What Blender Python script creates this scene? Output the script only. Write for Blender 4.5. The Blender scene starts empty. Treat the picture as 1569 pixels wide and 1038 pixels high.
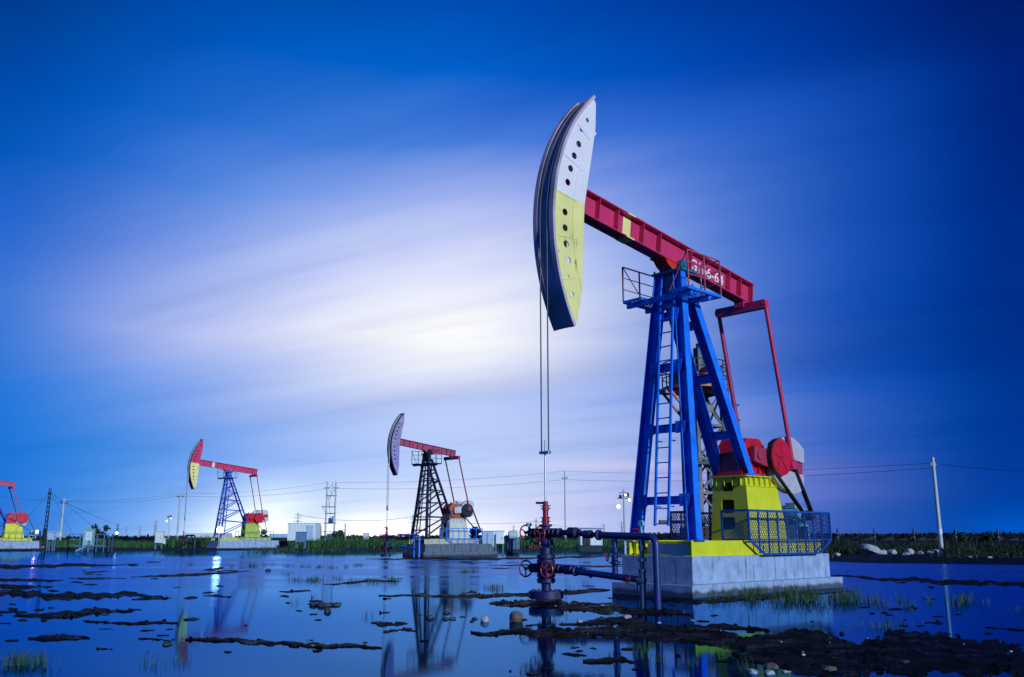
import bpy, bmesh, math, random
import numpy as np
from mathutils import Vector, Matrix, noise as mnoise
random.seed(7)
sc = bpy.context.scene
COL = sc.collection
R = math.radians
PI = math.pi

# ------------------------------------------------------------------ camera maths (also used to read ground positions off the plan)
FW, FH, FF, HOR, CZ = 1569.0, 1038.0, 1400.0, 824.0, 1.35
PITCH = math.atan((HOR-519)/FF)
cF = Vector((0, math.cos(PITCH), math.sin(PITCH))); cU = Vector((0, -math.sin(PITCH), math.cos(PITCH))); cR = Vector((1, 0, 0))
def ray(x, y): return cF + cR*((x-FW/2)/FF) + cU*((519-y)/FF)
def gnd(x, y, z=0.0):
    r = ray(x, y); t = (z-CZ)/r.z
    return Vector((r.x*t, r.y*t, z))
def atd(x, y, d):
    r = ray(x, y); t = d/r.y
    return Vector((r.x*t, d, CZ+r.z*t))
def az_el(x, y):
    r = ray(x, y).normalized()
    return math.atan2(r.x, r.y), math.asin(r.z)

# ------------------------------------------------------------------ node helpers / materials
class NT:
    def __init__(s, nt): s.nt = nt
    def n(s, t, **kw):
        o = s.nt.nodes.new(t)
        for k, v in kw.items(): setattr(o, k, v)
        return o
    def link(s, a, b): s.nt.links.new(a, b)
    def put(s, sock, v):
        if hasattr(v, 'node'): s.link(v, sock)
        else: sock.default_value = v
    def m(s, op, a, b=0.0, c=None, clamp=False):
        o = s.n('ShaderNodeMath', operation=op); o.use_clamp = clamp
        s.put(o.inputs[0], a); s.put(o.inputs[1], b)
        if c is not None: s.put(o.inputs[2], c)
        return o.outputs[0]
    def mix(s, f, a, b, mode='MIX'):
        o = s.n('ShaderNodeMix', data_type='RGBA', blend_type=mode)
        s.put(o.inputs[0], f)
        for i, v in ((6, a), (7, b)):
            if hasattr(v, 'node'): s.link(v, o.inputs[i])
            else: o.inputs[i].default_value = (v[0], v[1], v[2], 1)
        return o.outputs[2]
    def noise(s, vec, scale, detail=4, rough=.55, dist=0.0):
        o = s.n('ShaderNodeTexNoise'); o.inputs['Scale'].default_value = scale
        o.inputs['Detail'].default_value = detail; o.inputs['Roughness'].default_value = rough
        o.inputs['Distortion'].default_value = dist
        if vec is not None: s.link(vec, o.inputs['Vector'])
        return o.outputs['Fac']
    def mapping(s, vec, scale=(1, 1, 1), rot=(0, 0, 0), loc=(0, 0, 0)):
        o = s.n('ShaderNodeMapping'); o.inputs['Scale'].default_value = scale
        o.inputs['Rotation'].default_value = rot; o.inputs['Location'].default_value = loc
        s.link(vec, o.inputs['Vector']); return o.outputs[0]
    def ramp(s, fac, stops):
        o = s.n('ShaderNodeValToRGB'); s.link(fac, o.inputs[0])
        e = o.color_ramp.elements
        while len(e) > 1: e.remove(e[-1])
        e[0].position = stops[0][0]; c = stops[0][1]; e[0].color = (c[0], c[1], c[2], 1)
        for p, c in stops[1:]:
            q = e.new(p); q.color = (c[0], c[1], c[2], 1)
        return o.outputs[0]

MATS = {}
def mat(name, col, rough=.45, metal=0.0, vary=.25, dirt=None, dirt_amt=.0, streak=False, scale=3.0, bump=.0, coat=0.0, spec=.5, tide=0.0, rust=0.0):
    """Paint / steel / concrete with uneven colour, gloss and optional patches or runs of a second colour."""
    if name in MATS: return MATS[name]
    m = bpy.data.materials.new(name); m.use_nodes = True; t = NT(m.node_tree)
    b = m.node_tree.nodes['Principled BSDF']
    tc = t.n('ShaderNodeTexCoord').outputs['Object']
    n1 = t.noise(tc, scale, 5)
    dark = tuple(c*(1-vary) for c in col); lite = tuple(min(1, c*(1+vary*.6)) for c in col)
    c = t.mix(t.m('MULTIPLY_ADD', n1, 2.2, -.6, clamp=True), dark, lite)
    if dirt is not None:
        v = t.mapping(tc, (scale*2.2, scale*2.2, scale*.22)) if streak else t.mapping(tc, (scale*.9,)*3)
        n2 = t.noise(v, 1.0, 6, .62)
        f = t.m('MULTIPLY_ADD', n2, 6.0, -6.0*(.72-dirt_amt*.4), clamp=True)
        c = t.mix(f, c, dirt)
        t.link(t.m('MULTIPLY_ADD', f, .3, rough, clamp=True), b.inputs['Roughness'])
    else:
        t.link(t.m('MULTIPLY_ADD', n1, .3, rough-.12, clamp=True), b.inputs['Roughness'])
    if rust:                                                         # rust spots and the runs below them
        n3 = t.noise(t.mapping(tc, (9, 9, 3.2)), 1.0, 5, .7); n4 = t.noise(tc, 1.3, 3)
        f = t.m('MULTIPLY_ADD', t.m('ADD', n3, t.m('MULTIPLY', n4, .5)), 9.0, -9.0*(1.06-rust*.25), clamp=True)
        c = t.mix(t.m('MULTIPLY', f, .8), c, (.10, .035, .018))
    if tide:                                                         # algae and oil mark left by the water, uneven along its top
        sz = t.n('ShaderNodeSeparateXYZ'); t.link(tc, sz.inputs[0])
        f = t.m('MULTIPLY_ADD', t.m('SUBTRACT', t.m('MULTIPLY', t.noise(t.mapping(tc, (1.6, 1.6, .3)), 1.0, 4), tide*2), sz.outputs[2]), 14, .2, clamp=True)
        c = t.mix(t.m('MULTIPLY', f, .85), c, (.025, .028, .035))
    t.link(c, b.inputs['Base Color'])
    b.inputs['Metallic'].default_value = metal
    b.inputs['Specular IOR Level'].default_value = spec
    if coat: b.inputs['Coat Weight'].default_value = coat
    if bump:
        bp = t.n('ShaderNodeBump'); bp.inputs['Strength'].default_value = bump; bp.inputs['Distance'].default_value = .02
        t.link(t.noise(tc, scale*6, 6), bp.inputs['Height']); t.link(bp.outputs[0], b.inputs['Normal'])
    MATS[name] = m; return m
def emit(name, col, strength):
    m = bpy.data.materials.new(name); m.use_nodes = True
    b = m.node_tree.nodes['Principled BSDF']; b.inputs['Base Color'].default_value = (*col, 1)
    b.inputs['Emission Color'].default_value = (*col, 1); b.inputs['Emission Strength'].default_value = strength
    return m

BLUE = mat('blue_paint', (.012, .20, .92), .38, 0, .35, (.02, .04, .10), .34, True, 2.6, .12, rust=0.85)
BLUE_DK = mat('navy_paint', (.009, .014, .085), .5, 0, .4, (.03, .02, .02), .35, False, 3.0, .08, rust=0.8)
TEAL = mat('teal_paint', (.01, .16, .26), .4, 0, .3, (.03, .03, .03), .25, False, 4)
YELLOW = mat('yellow_paint', (.70, .64, .012), .42, 0, .14, (.26, .19, .03), .27, True, 1.6, .04, rust=0.55)
RED = mat('red_paint', (.62, .012, .03), .36, 0, .25, (.12, .01, .015), .25, True, 2.0, rust=0.7)
BEAM_RED = mat('crimson_paint', (.62, .03, .11), .42, 0, .2, (.3, .02, .07), .25, False, 1.3, rust=0.75)
RED_BRIGHT = mat('scarlet_paint', (.8, .03, .015), .4, 0, .2, (.3, .02, .02), .2, False, 3)
RED_VALVE = mat('valve_red_paint', (.34, .014, .03), .4, 0, .3, (.06, .015, .02), .3, False, 5)
WHITE = mat('white_paint', (.74, .74, .72), .45, 0, .08, (.42, .38, .32), .2, True, 1.2, rust=0.5)
CREAM = mat('cream_paint', (.86, .72, .24), .45, 0, .12, (.55, .5, .22), .22, True, 1.1, rust=0.7)
PALE = mat('pale_grey_paint', (.56, .57, .6), .5, 0, .15, (.35, .3, .3), .25, True, 1.4)
BLACK = mat('black_rubber', (.012, .012, .014), .6, 0, .3)
STEEL = mat('galvanised_steel', (.42, .44, .46), .38, .8, .2)
DARK_STEEL = mat('dark_steel', (.035, .035, .045), .5, .4, .4, (.08, .03, .02), .3, False, 3)
RUST = mat('rusty_steel', (.14, .055, .035), .7, .1, .5, (.3, .12, .06), .35, False, 2.5, .1)
RUST_GREY = mat('weathered_grey_steel', (.16, .14, .14), .6, .3, .45, (.2, .08, .04), .35, False, 3)
ORANGE = mat('faded_orange_paint', (.5, .11, .05), .5, 0, .3, (.22, .07, .04), .35, False, 3)
CONC = mat('concrete', (.31, .39, .55), .7, 0, .3, (.06, .08, .12), .38, True, 4.2, .35, tide=.15)
CONC_OLD = mat('weathered_concrete', (.12, .14, .18), .8, 0, .3, (.03, .03, .04), .46, True, 4.0, .3, tide=.15)
ROCK = mat('wet_stone', (.05, .05, .055), .45, 0, .5, None, 0, False, 6, .6)
ROCK_BR = mat('brown_stone', (.15, .10, .075), .6, 0, .5, (.05, .04, .04), .4, False, 9, .7)
ROCK_PALE = mat('pale_stone', (.42, .42, .44), .7, 0, .35, (.15, .13, .12), .35, False, 9, .5)
GALV_BLUE = mat('blue_grey_paint', (.12, .22, .36), .45, 0, .25, (.05, .05, .06), .25, True, 2)
POLE = mat('pole_concrete', (.5, .52, .54), .7, 0, .15, (.25, .24, .24), .3, True, 1.0)
GLASS = mat('gauge_glass', (.25, .6, .62), .1, 0, .1)

# ------------------------------------------------------------------ mesh helpers
class MB:
    def __init__(s, M=None): s.bm = bmesh.new(); s.M = M or Matrix.Identity(4); s.smooth = False
    def _add(s, verts, faces):
        vs = [s.bm.verts.new(s.M @ Vector(v)) for v in verts]
        for f in faces:
            try: s.bm.faces.new([vs[i] for i in f])
            except ValueError: pass
        return vs
    def box(s, c, d, rz=0.0, bev=0.0):
        x, y, z = d[0]/2, d[1]/2, d[2]/2; c = Vector(c); rot = Matrix.Rotation(rz, 3, 'Z')
        if bev > 0:
            t = bmesh.new(); bmesh.ops.create_cube(t, size=1.0)
            for v in t.verts: v.co = Vector((v.co.x*d[0], v.co.y*d[1], v.co.z*d[2]))
            bmesh.ops.bevel(t, geom=list(t.edges), offset=bev, segments=2, affect='EDGES', profile=.5)
            t.verts.ensure_lookup_table()
            idx = {v: i for i, v in enumerate(t.verts)}
            s._add([c+rot @ v.co for v in t.verts], [[idx[v] for v in f.verts] for f in t.faces]); t.free(); return s
        P = [(-x, -y, -z), (x, -y, -z), (x, y, -z), (-x, y, -z), (-x, -y, z), (x, -y, z), (x, y, z), (-x, y, z)]
        s._add([c+rot @ Vector(p) for p in P], [(3, 2, 1, 0), (4, 5, 6, 7), (0, 1, 5, 4), (1, 2, 6, 5), (2, 3, 7, 6), (3, 0, 4, 7)]); return s
    def frame(s, p, q, up=(0, 0, 1)):
        p, q = Vector(p), Vector(q); d = (q-p).normalized(); u = Vector(up)
        if abs(d.dot(u.normalized())) > .98: u = Vector((0, 1, 0)) if abs(d.y) < .9 else Vector((1, 0, 0))
        a = d.cross(u).normalized(); b = a.cross(d).normalized()
        return p, q, d, a, b
    def sweep(s, p, q, prof, up=(0, 0, 1), prof2=None):
        p, q, d, a, b = s.frame(p, q, up); n = len(prof); prof2 = prof2 or prof
        vs = [p+a*u+b*v for u, v in prof]+[q+a*u+b*v for u, v in prof2]
        fs = [(i, (i+1) % n, n+(i+1) % n, n+i) for i in range(n)]
        s._add(vs, fs+[tuple(range(n-1, -1, -1)), tuple(range(n, 2*n))]); return s
    def bar(s, p, q, w, h=None, up=(0, 0, 1)):
        h = w if h is None else h
        return s.sweep(p, q, [(-w/2, -h/2), (w/2, -h/2), (w/2, h/2), (-w/2, h/2)], up)
    def ibeam(s, p, q, w, h, tf=.02, tw=.016, up=(0, 0, 1)):
        """I section: flanges perpendicular to 'up'"""
        for sg in (-1, 1):
            o = sg*(h/2-tf/2)
            s.sweep(p, q, [(-w/2, o-tf/2), (w/2, o-tf/2), (w/2, o+tf/2), (-w/2, o+tf/2)], up)
        s.sweep(p, q, [(-tw/2, -h/2+tf), (tw/2, -h/2+tf), (tw/2, h/2-tf), (-tw/2, h/2-tf)], up); return s
    def tube(s, p, q, r, n=12, r2=None):
        r2 = r if r2 is None else r2
        pr = [(math.cos(2*PI*i/n)*r, math.sin(2*PI*i/n)*r) for i in range(n)]
        pr2 = [(math.cos(2*PI*i/n)*r2, math.sin(2*PI*i/n)*r2) for i in range(n)]
        s.smooth = True
        return s.sweep(p, q, pr, (0, 0, 1), pr2)
    def path(s, pts, r, n=8):
        s.smooth = True
        pts = [Vector(p) for p in pts]; rings = []; a = None
        for i, p in enumerate(pts):
            d = (pts[min(i+1, len(pts)-1)]-pts[max(i-1, 0)]).normalized()
            if a is None:
                u = Vector((0, 0, 1)) if abs(d.z) < .9 else Vector((1, 0, 0)); a = d.cross(u).normalized()
            else: a = (a-d*a.dot(d)).normalized()
            b = a.cross(d)
            rings.append([p+(a*math.cos(2*PI*k/n)+b*math.sin(2*PI*k/n))*r for k in range(n)])
        vs = [v for rg in rings for v in rg]; fs = []
        for i in range(len(pts)-1):
            for k in range(n): fs.append((i*n+k, i*n+(k+1) % n, (i+1)*n+(k+1) % n, (i+1)*n+k))
        m = len(pts)-1
        fs += [tuple(range(n-1, -1, -1)), tuple(m*n+k for k in range(n))]
        s._add(vs, fs); return s
    def lathe(s, o, axis, prof, n=24):
        """prof: list of (distance along axis, radius)"""
        s.smooth = True
        o = Vector(o); _, _, d, a, b = s.frame(o, o+Vector(axis))
        vs, fs = [], []
        for t, r in prof:
            for k in range(n):
                an = 2*PI*k/n; vs.append(o+d*t+(a*math.cos(an)+b*math.sin(an))*max(r, 1e-4))
        for i in range(len(prof)-1):
            for k in range(n): fs.append((i*n+k, i*n+(k+1) % n, (i+1)*n+(k+1) % n, (i+1)*n+k))
        fs += [tuple(range(n-1, -1, -1)), tuple((len(prof)-1)*n+k for k in range(n))]
        s._add(vs, fs); return s
    def torus(s, c, axis, Rr, r, n=28, k=8):
        s.smooth = True
        c = Vector(c); _, _, d, a, b = s.frame(c, c+Vector(axis)); vs, fs = [], []
        for i in range(n):
            u = a*math.cos(2*PI*i/n)+b*math.sin(2*PI*i/n)
            for j in range(k):
                w = 2*PI*j/k; vs.append(c+u*(Rr+r*math.cos(w))+d*(r*math.sin(w)))
        for i in range(n):
            for j in range(k): fs.append((i*k+j, ((i+1) % n)*k+j, ((i+1) % n)*k+(j+1) % k, i*k+(j+1) % k))
        s._add(vs, fs); return s
    def prism(s, poly, y0, y1):
        """polygon in local x,z extruded along y"""
        n = len(poly); vs = [(x, y0, z) for x, z in poly]+[(x, y1, z) for x, z in poly]
        s._add(vs, [(i, (i+1) % n, n+(i+1) % n, n+i) for i in range(n)]+[tuple(range(n-1, -1, -1)), tuple(range(n, 2*n))]); return s
    def frustum(s, b, t):
        """b, t: (x0,x1,y0,y1,z)"""
        vs = [(b[0], b[2], b[4]), (b[1], b[2], b[4]), (b[1], b[3], b[4]), (b[0], b[3], b[4]), (t[0], t[2], t[4]), (t[1], t[2], t[4]), (t[1], t[3], t[4]), (t[0], t[3], t[4])]
        s._add(vs, [(3, 2, 1, 0), (4, 5, 6, 7), (0, 1, 5, 4), (1, 2, 6, 5), (2, 3, 7, 6), (3, 0, 4, 7)]); return s
    def mesh(s, me, M):
        t = bmesh.new(); t.from_mesh(me); t.verts.ensure_lookup_table()
        s._add([M @ v.co for v in t.verts], [[v.index for v in f.verts] for f in t.faces]); t.free(); return s
    def build(s, name, m, parent=None):
        bmesh.ops.recalc_face_normals(s.bm, faces=s.bm.faces)
        me = bpy.data.meshes.new(name); s.bm.to_mesh(me); s.bm.free()
        for x in (m if isinstance(m, (list, tuple)) else [m]): me.materials.append(x)
        if s.smooth:
            for p in me.polygons: p.use_smooth = True
            me.set_sharp_from_angle(angle=R(35))
        o = bpy.data.objects.new(name, me); COL.objects.link(o)
        if parent: o.parent = parent
        return o

def plate_mesh(outer, holes, th):
    cu = bpy.data.curves.new('plate', 'CURVE'); cu.dimensions = '2D'; cu.fill_mode = 'BOTH'; cu.extrude = th/2
    for loop in [outer]+holes:
        sp = cu.splines.new('POLY'); sp.points.add(len(loop)-1)
        for p, q in zip(sp.points, loop): p.co = (q[0], q[1], 0, 1)
        sp.use_cyclic_u = True
    o = bpy.data.objects.new('plate', cu); COL.objects.link(o)
    me = bpy.data.meshes.new_from_object(o.evaluated_get(bpy.context.evaluated_depsgraph_get()))
    bpy.data.objects.remove(o); bpy.data.curves.remove(cu); return me
def text_mesh(body, size, th=.004):
    cu = bpy.data.curves.new('letters', 'FONT'); cu.body = body; cu.size = size; cu.extrude = th/2; cu.align_x = 'CENTER'; cu.align_y = 'CENTER'; cu.offset = size*.012
    o = bpy.data.objects.new('letters', cu); COL.objects.link(o)
    me = bpy.data.meshes.new_from_object(o.evaluated_get(bpy.context.evaluated_depsgraph_get()))
    bpy.data.objects.remove(o); bpy.data.curves.remove(cu); return me
def circ(cx, cy, r, n=18): return [(cx+r*math.cos(2*PI*i/n), cy+r*math.sin(2*PI*i/n)) for i in range(n)]
def rrect(x0, y0, x1, y1, r, n=5):
    out = []
    for cx, cy, a0 in ((x1-r, y1-r, 0), (x0+r, y1-r, 90), (x0+r, y0+r, 180), (x1-r, y0+r, 270)):
        for i in range(n+1): a = R(a0+90*i/n); out.append((cx+r*math.cos(a), cy+r*math.sin(a)))
    return out
XZ = Matrix(((1, 0, 0, 0), (0, 0, -1, 0), (0, 1, 0, 0), (0, 0, 0, 1)))     # plate x,y -> local x,z facing -y

def tag(o, label, cat, group=None):
    o['label'] = label; o['category'] = cat
    if group: o['group'] = group
    return o
def thing(name, label, cat, loc=(0, 0, 0), rz=0.0, group=None, scale=None):
    o = bpy.data.objects.new(name, None); COL.objects.link(o); o.empty_display_size = .3
    o.location = loc; o.rotation_euler = (0, 0, rz)
    if scale: o.scale = scale
    return tag(o, label, cat, group)
def structure(o): o['kind'] = 'structure'; return o
def stuff(o): o['kind'] = 'stuff'; return o
def dup(root, loc, rz=0.0, label=None, scale=None):
    r = root.copy(); COL.objects.link(r); r.location = loc; r.rotation_euler = (0, 0, rz)
    if label: r['label'] = label
    if scale: r.scale = scale
    for ch in list(root.children):
        c = ch.copy(); COL.objects.link(c); c.parent = r
        for g in list(ch.children):
            d = g.copy(); COL.objects.link(d); d.parent = c
    return r
def diamond_mesh(mb, poly, fn, du=.085, dv=.13, w=.011):
    """expanded metal: diagonal strips clipped to a convex polygon in (u,v); fn maps (u,v) to a point"""
    us = [p[0] for p in poly]; vs = [p[1] for p in poly]
    cx, cy = sum(us)/len(us), sum(vs)/len(vs)
    k = dv/du
    for sg in (1, -1):
        c0 = min(v-sg*k*u for u, v in poly); c1 = max(v-sg*k*u for u, v in poly)
        c = math.ceil(c0/dv)*dv
        while c < c1:
            hits = []
            for i in range(len(poly)):
                a, b = poly[i], poly[(i+1) % len(poly)]
                fa, fb = a[1]-sg*k*a[0]-c, b[1]-sg*k*b[0]-c
                if fa*fb < 0:
                    t = fa/(fa-fb); hits.append((a[0]+(b[0]-a[0])*t, a[1]+(b[1]-a[1])*t))
            if len(hits) == 2: mb.bar(fn(*hits[0]), fn(*hits[1]), w, w*.6)
            c += dv

# ------------------------------------------------------------------ site plan of the big unit
AZ = R(47.0)
AX = Vector((math.sin(AZ), math.cos(AZ), 0)); BY = Vector((-math.cos(AZ), math.sin(AZ), 0))
NEAR_CORNER = gnd(1062, 917)
ORG = NEAR_CORNER+BY*1.215
ROT = PI/2-AZ                                  # local x (towards the crank end) points along AX

# ------------------------------------------------------------------ pumping units
def pumpjack(label, loc, rz, D):
    """Beam pumping unit. Local x from well to crank end, y to the far side, z up from the concrete top at z0."""
    G = 'beam pumping units across the oil field'
    T = thing('pumpjack', label, 'pumpjack', loc, rz, G)
    z0 = D['z0']; H = D['H']; xs = D['xs']; heavy = D['heavy']; Rr = D['R']; pv = 1.4*xs; bs = Rr/4.9
    C = D['col']
    ys = D.get('ys', 1.0)
    X = lambda x: x*xs
    skid_top = z0+.36
    # skid
    s = MB()
    for sg in (-1, 1):
        y = sg*.88*ys
        s.box((X(3.3), y-sg*.0, z0+.012+.0), (X(6.0), .26, .024)); s.box((X(3.3), y, skid_top-.012), (X(6.0), .26, .024))
        s.box((X(3.3), y+(-.118 if sg < 0 else 0), z0+.18), (X(6.0)-.01, .02, .312))
        for i in range(5): s.box((X(.45+1.4*i), y, z0+.18), (.02, .2, .31))
    s.box((X(.42), 0, skid_top-.05), (.1, 1.5*ys, .05)); s.box((X(2.2), 0, skid_top-.1), (.2, 1.5*ys, .18)); s.box((X(3.4), 0, skid_top-.1), (.2, 1.5*ys, .18))
    s.box((X(6.1), 0, skid_top-.1), (.2, 1.5*ys, .18)); s.box((X(.42), 0, z0+.02), (.1, 1.5*ys, .03))
    s.build('skid', C['skid'], T)
    MB().box((X(.95), 0, z0+.14), (.5, 1.24*ys, .28), bev=.01).build('infill_block', WHITE if heavy else CONC_OLD, T)
    # tower
    zt = H-.42
    fx0, fx1, fy0, fy1 = X(.6), X(1.22), .9*ys, .3*ys
    lw, lh = (.235, .27) if heavy else (.15, .15)
    P = lambda z, sg: Vector((fx0+(fx1-fx0)*(z-skid_top)/(zt-skid_top), sg*(fy0+(fy1-fy0)*(z-skid_top)/(zt-skid_top)), z))
    rz0 = D['ped_top']
    rx0, rx1, ry0, ry1 = X(3.72), X(1.5), .44*ys, .32*ys
    Q = lambda z, sg: Vector((rx0+(rx1-rx0)*(z-rz0)/(zt-.35-rz0), sg*(ry0+(ry1-ry0)*(z-rz0)/(zt-.35-rz0)), z))
    for sg in (-1, 1):
        l = MB()
        if heavy: l.ibeam(P(skid_top+.03, sg), P(zt, sg), lw, lh, .024, .02, up=(0, 1, 0))
        else: l.bar(P(skid_top+.03, sg), P(zt, sg), lw, lh, up=(0, 1, 0))
        l.box(P(skid_top+.017, sg), (.44, .44, .03)); l.build('leg', C['tower'], T)
        l = MB()
        if heavy: l.ibeam(Q(rz0+.03, sg), Q(zt-.35, sg), lw, lh, .024, .02, up=(0, 1, 0))
        else: l.bar(Q(rz0+.03, sg), Q(zt-.35, sg), lw*.9, lh*.9, up=(0, 1, 0))
        l.box(Q(rz0+.016, sg), (.42, .36, .032)); l.build('rear_leg', C['tower'], T)
    fr = [.14, .40, .63, .83] if heavy else [.10, .22, .36, .52, .68, .80]
    for f in fr:
        z = skid_top+(zt-skid_top)*f; a, b = P(z, -1), P(z, 1)
        c = MB()
        c.ibeam(a, b, .16, .20, .016, .014) if heavy else c.bar(a, b, .08, .10)
        if heavy:
            for e_, sg in ((a, 1), (b, -1)):
                c.box((e_.x-.10, e_.y+sg*.17, z), (.014, .3, .3))
                for dz in (-.1, 0, .1):
                    for dy in (.08, .26): c.tube((e_.x-.125, e_.y+sg*dy, z+dz), (e_.x-.09, e_.y+sg*dy, z+dz), .014, 6)
        c.build('crossbar', C['tower'], T)
    fr = [.22, .52, .80] if heavy else [.15, .4, .62, .82]
    for f in fr:
        z = rz0+(zt-.35-rz0)*f; c = MB()
        c.ibeam(Q(z, -1), Q(z, 1), .16, .22, .016, .014) if heavy else c.bar(Q(z, -1), Q(z, 1), .08, .1)
        c.build('crossbar', C['tower'], T)
    if not heavy:
        c = MB()                                                     # side bracing of the lighter towers
        for sg in (-1, 1):
            lv = [(.03, .02), (.26, .30), (.42, .50), (.58, .66), (.74, .80)]
            for i, (fa, fb) in enumerate(lv):
                za = skid_top+(zt-skid_top)*fa; zb = rz0+(zt-.35-rz0)*max(fb-.02, 0)
                c.bar(P(za, sg), Q(max(zb, rz0+.05), sg), .07, .09)
                if 0 < i:
                    c.bar(P(za, sg), Q(rz0+(zt-.35-rz0)*max(lv[i-1][1]-.05, .0)+.05, sg), .06, .07)
            for i in range(int((zt-skid_top)/.42)):                   # climbing rungs on both legs
                z = skid_top+.5+i*.42
                if z < zt-.6: c.bar(P(z, sg)+Vector((-.0, 0, 0)), P(z, sg)+Vector((.34*xs, -sg*.02, 0)), .05)
        for sg in (-1, 1): c.bar(P(skid_top+.1, sg)+Vector((.34*xs, -sg*.02, 0)), P(zt-.7, sg)+Vector((.34*xs, -sg*.02, 0)), .07)
        c.build('bracing', C['tower'], T)
    # ladder in front of the tower
    c = MB(); la0, lb0, la1, lb1 = Vector((fx0-.16, .16*ys, skid_top+.35)), Vector((fx0-.16, -.25*ys, skid_top+.35)), Vector((fx1-.2, .2*ys, zt-.75)), Vector((fx1-.2, -.22*ys, zt-.75))
    c.bar(la0, la1, .055, .05); c.bar(lb0, lb1, .055, .05)
    nr = int((zt-skid_top-1.1)/.37)
    for i in range(nr+1):
        t = (i+.12)/(nr+.5); c.bar(la0.lerp(la1, t), lb0.lerp(lb1, t), .028)
    for t in (.08, .36, .66, .92):
        for u, v in ((la0, la1), (lb0, lb1)):
            p = u.lerp(v, t); c.bar(p, p+Vector((.2, 0, 0)), .03)
    c.build('ladder', C['ladder'], T)
    # service platform with railings on both sides
    zp = zt-.72; c = MB()
    c.bar((X(.72), -1.02*ys, zp-.06), (X(.72), 1.06*ys, zp-.06), .09, .14); c.bar((X(1.5), -1.02*ys, zp-.06), (X(1.5), 1.06*ys, zp-.06), .09, .14)
    rails = []
    for sg in (-1, 1):
        r = MB(); rails.append(r)
        ya, yb = sg*.46*ys, sg*1.06*ys; xa, xb = X(.55), X(1.95)
        for p, q in (((xa, ya), (xb, ya)), ((xb, ya), (xb, yb)), ((xb, yb), (xa, yb)), ((xa, yb), (xa, ya))): c.bar((*p, zp+.02), (*q, zp+.02), .04, .07)
        n = 11
        for i in range(1, n): x = xa+(xb-xa)*i/n; c.bar((x, ya, zp+.03), (x, yb, zp+.03), .022, .02)
        for i in range(1, 5): y = ya+(yb-ya)*i/5; c.bar((xa, y, zp+.025), (xb, y, zp+.025), .016, .016)
        hr = 1.0
        for x in (xa, (xa+xb)/2, xb): r.bar((x, yb, zp+.04), (x, yb, zp+hr), .032)
        r.bar((xb, ya, zp+.04), (xb, ya, zp+hr), .032); r.bar((xa, ya, zp+.04), (xa, yb, zp+hr), .022)
        for z in (.38, .7, hr):
            r.bar((xa, yb, zp+z), (xb, yb, zp+z), .03 if z == hr else .02)
            r.bar((xb, yb, zp+z), (xb, ya, zp+z), .03 if z == hr else .02)
    pf = c.build('platform', C['tower'], T)
    for r in rails: r.build('railing', C['rail'], pf)
    # cap and bearings
    c = MB(); c.box((pv, 0, zt+.03), (X(.66), 1.0*ys, .06)); c.box((pv-.02, 0, zt-.28), (X(.34), .42*ys, .5))
    for sx in (-1, 1):
        for yy in (-.44, -.2, .2, .44): c.tube((pv+sx*X(.27), yy*ys, zt-.04), (pv+sx*X(.27), yy*ys, zt+.13), .026, 6)
    c.build('cap_plate', C['cap'], T)
    for sg in (-1, 1):
        c = MB(); y = sg*.27*ys
        c.box((pv, y, zt+.1), (.36, .15, .09)); c.lathe((pv, y-.075, zt+.22), (0, 1, 0), [(0, .13), (.0, .15), (.15, .15), (.15, .13)], 20)
        c.lathe((pv, y-sg*0-.1, zt+.22), (0, 1, 0), [(0, .06), (.2, .06)], 14); c.build('bearing', C['cap'], T)
    # moving beam, turned about the pivot
    tilt = D['tilt']
    BM = Matrix.Translation((pv, 0, H-.2)) @ Matrix.Rotation(tilt, 4, 'Y') @ Matrix.Scale(bs, 4)
    b = MB(BM); bz, bh = .36, .66
    b.ibeam((-4.3, 0, bz), (3.55, 0, bz), .36, bh, .03, .03)
    for x in (-3.2, -2.5, -1.5, -.8, .55, 2.35, 2.9, 3.5):
        for sg in (-1, 1): b.box((x, sg*.095, bz), (.02, .155, bh-.064))
    beam = b.build('walking_beam', C['beam'], T)
    b = MB(BM); x = -2.02
    b.box((x, 0, bz+bh/2+.004), (.3, .372, .008)); b.box((x, 0, bz-bh/2-.004), (.3, .372, .008))
    for sg in (-1, 1): b.box((x, sg*.0205, bz), (.3, .010, bh-.07)); b.box((x, sg*.183, bz+bh/2-.016), (.3, .006, .034)); b.box((x, sg*.183, bz-bh/2+.016), (.3, .006, .034))
    b.build('stripe', C['stripe'], beam)
    if D.get('text'):
        b = MB(BM); me = text_mesh(D['text'], .44)
        b.mesh(me, Matrix.Translation((1.46, -.020, bz-.01)) @ XZ); b.build('lettering', WHITE, beam)
    # red saddle under the beam
    b = MB(BM); b.prism([(-.62, .0), (.62, .0), (.5, -.12), (.2, -.24), (.14, -.3), (-.14, -.3), (-.2, -.24), (-.5, -.12)], -.2, .2)
    b.box((0, 0, .015), (1.5, .44, .03)); b.build('saddle', C['saddle'], T)
    # horsehead
    hs = R(D.get('span', 35)); Ro = 4.9
    ang = lambda r, a: (-r*math.cos(a), r*math.sin(a))
    inner = [(1.0, Ro-.12), (.80, 4.30), (.52, 4.0), (.2, 3.86), (-.2, 3.86), (-.52, 4.0), (-.80, 4.30), (-1.0, Ro-.12)]
    def head_poly(f0, f1):
        out = [ang(Ro, hs*(f1+(f0-f1)*i/24)) for i in range(25)]
        fin = sorted(set([f0, f1]+[f for f, _ in inner if f0 < f < f1]))
        def rin(f):
            for (fa, ra), (fb, rb) in zip(inner, inner[1:]):
                if fb <= f <= fa: return rb+(ra-rb)*(f-fb)/(fa-fb)
        return out+[ang(rin(f), hs*f) for f in fin]
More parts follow.
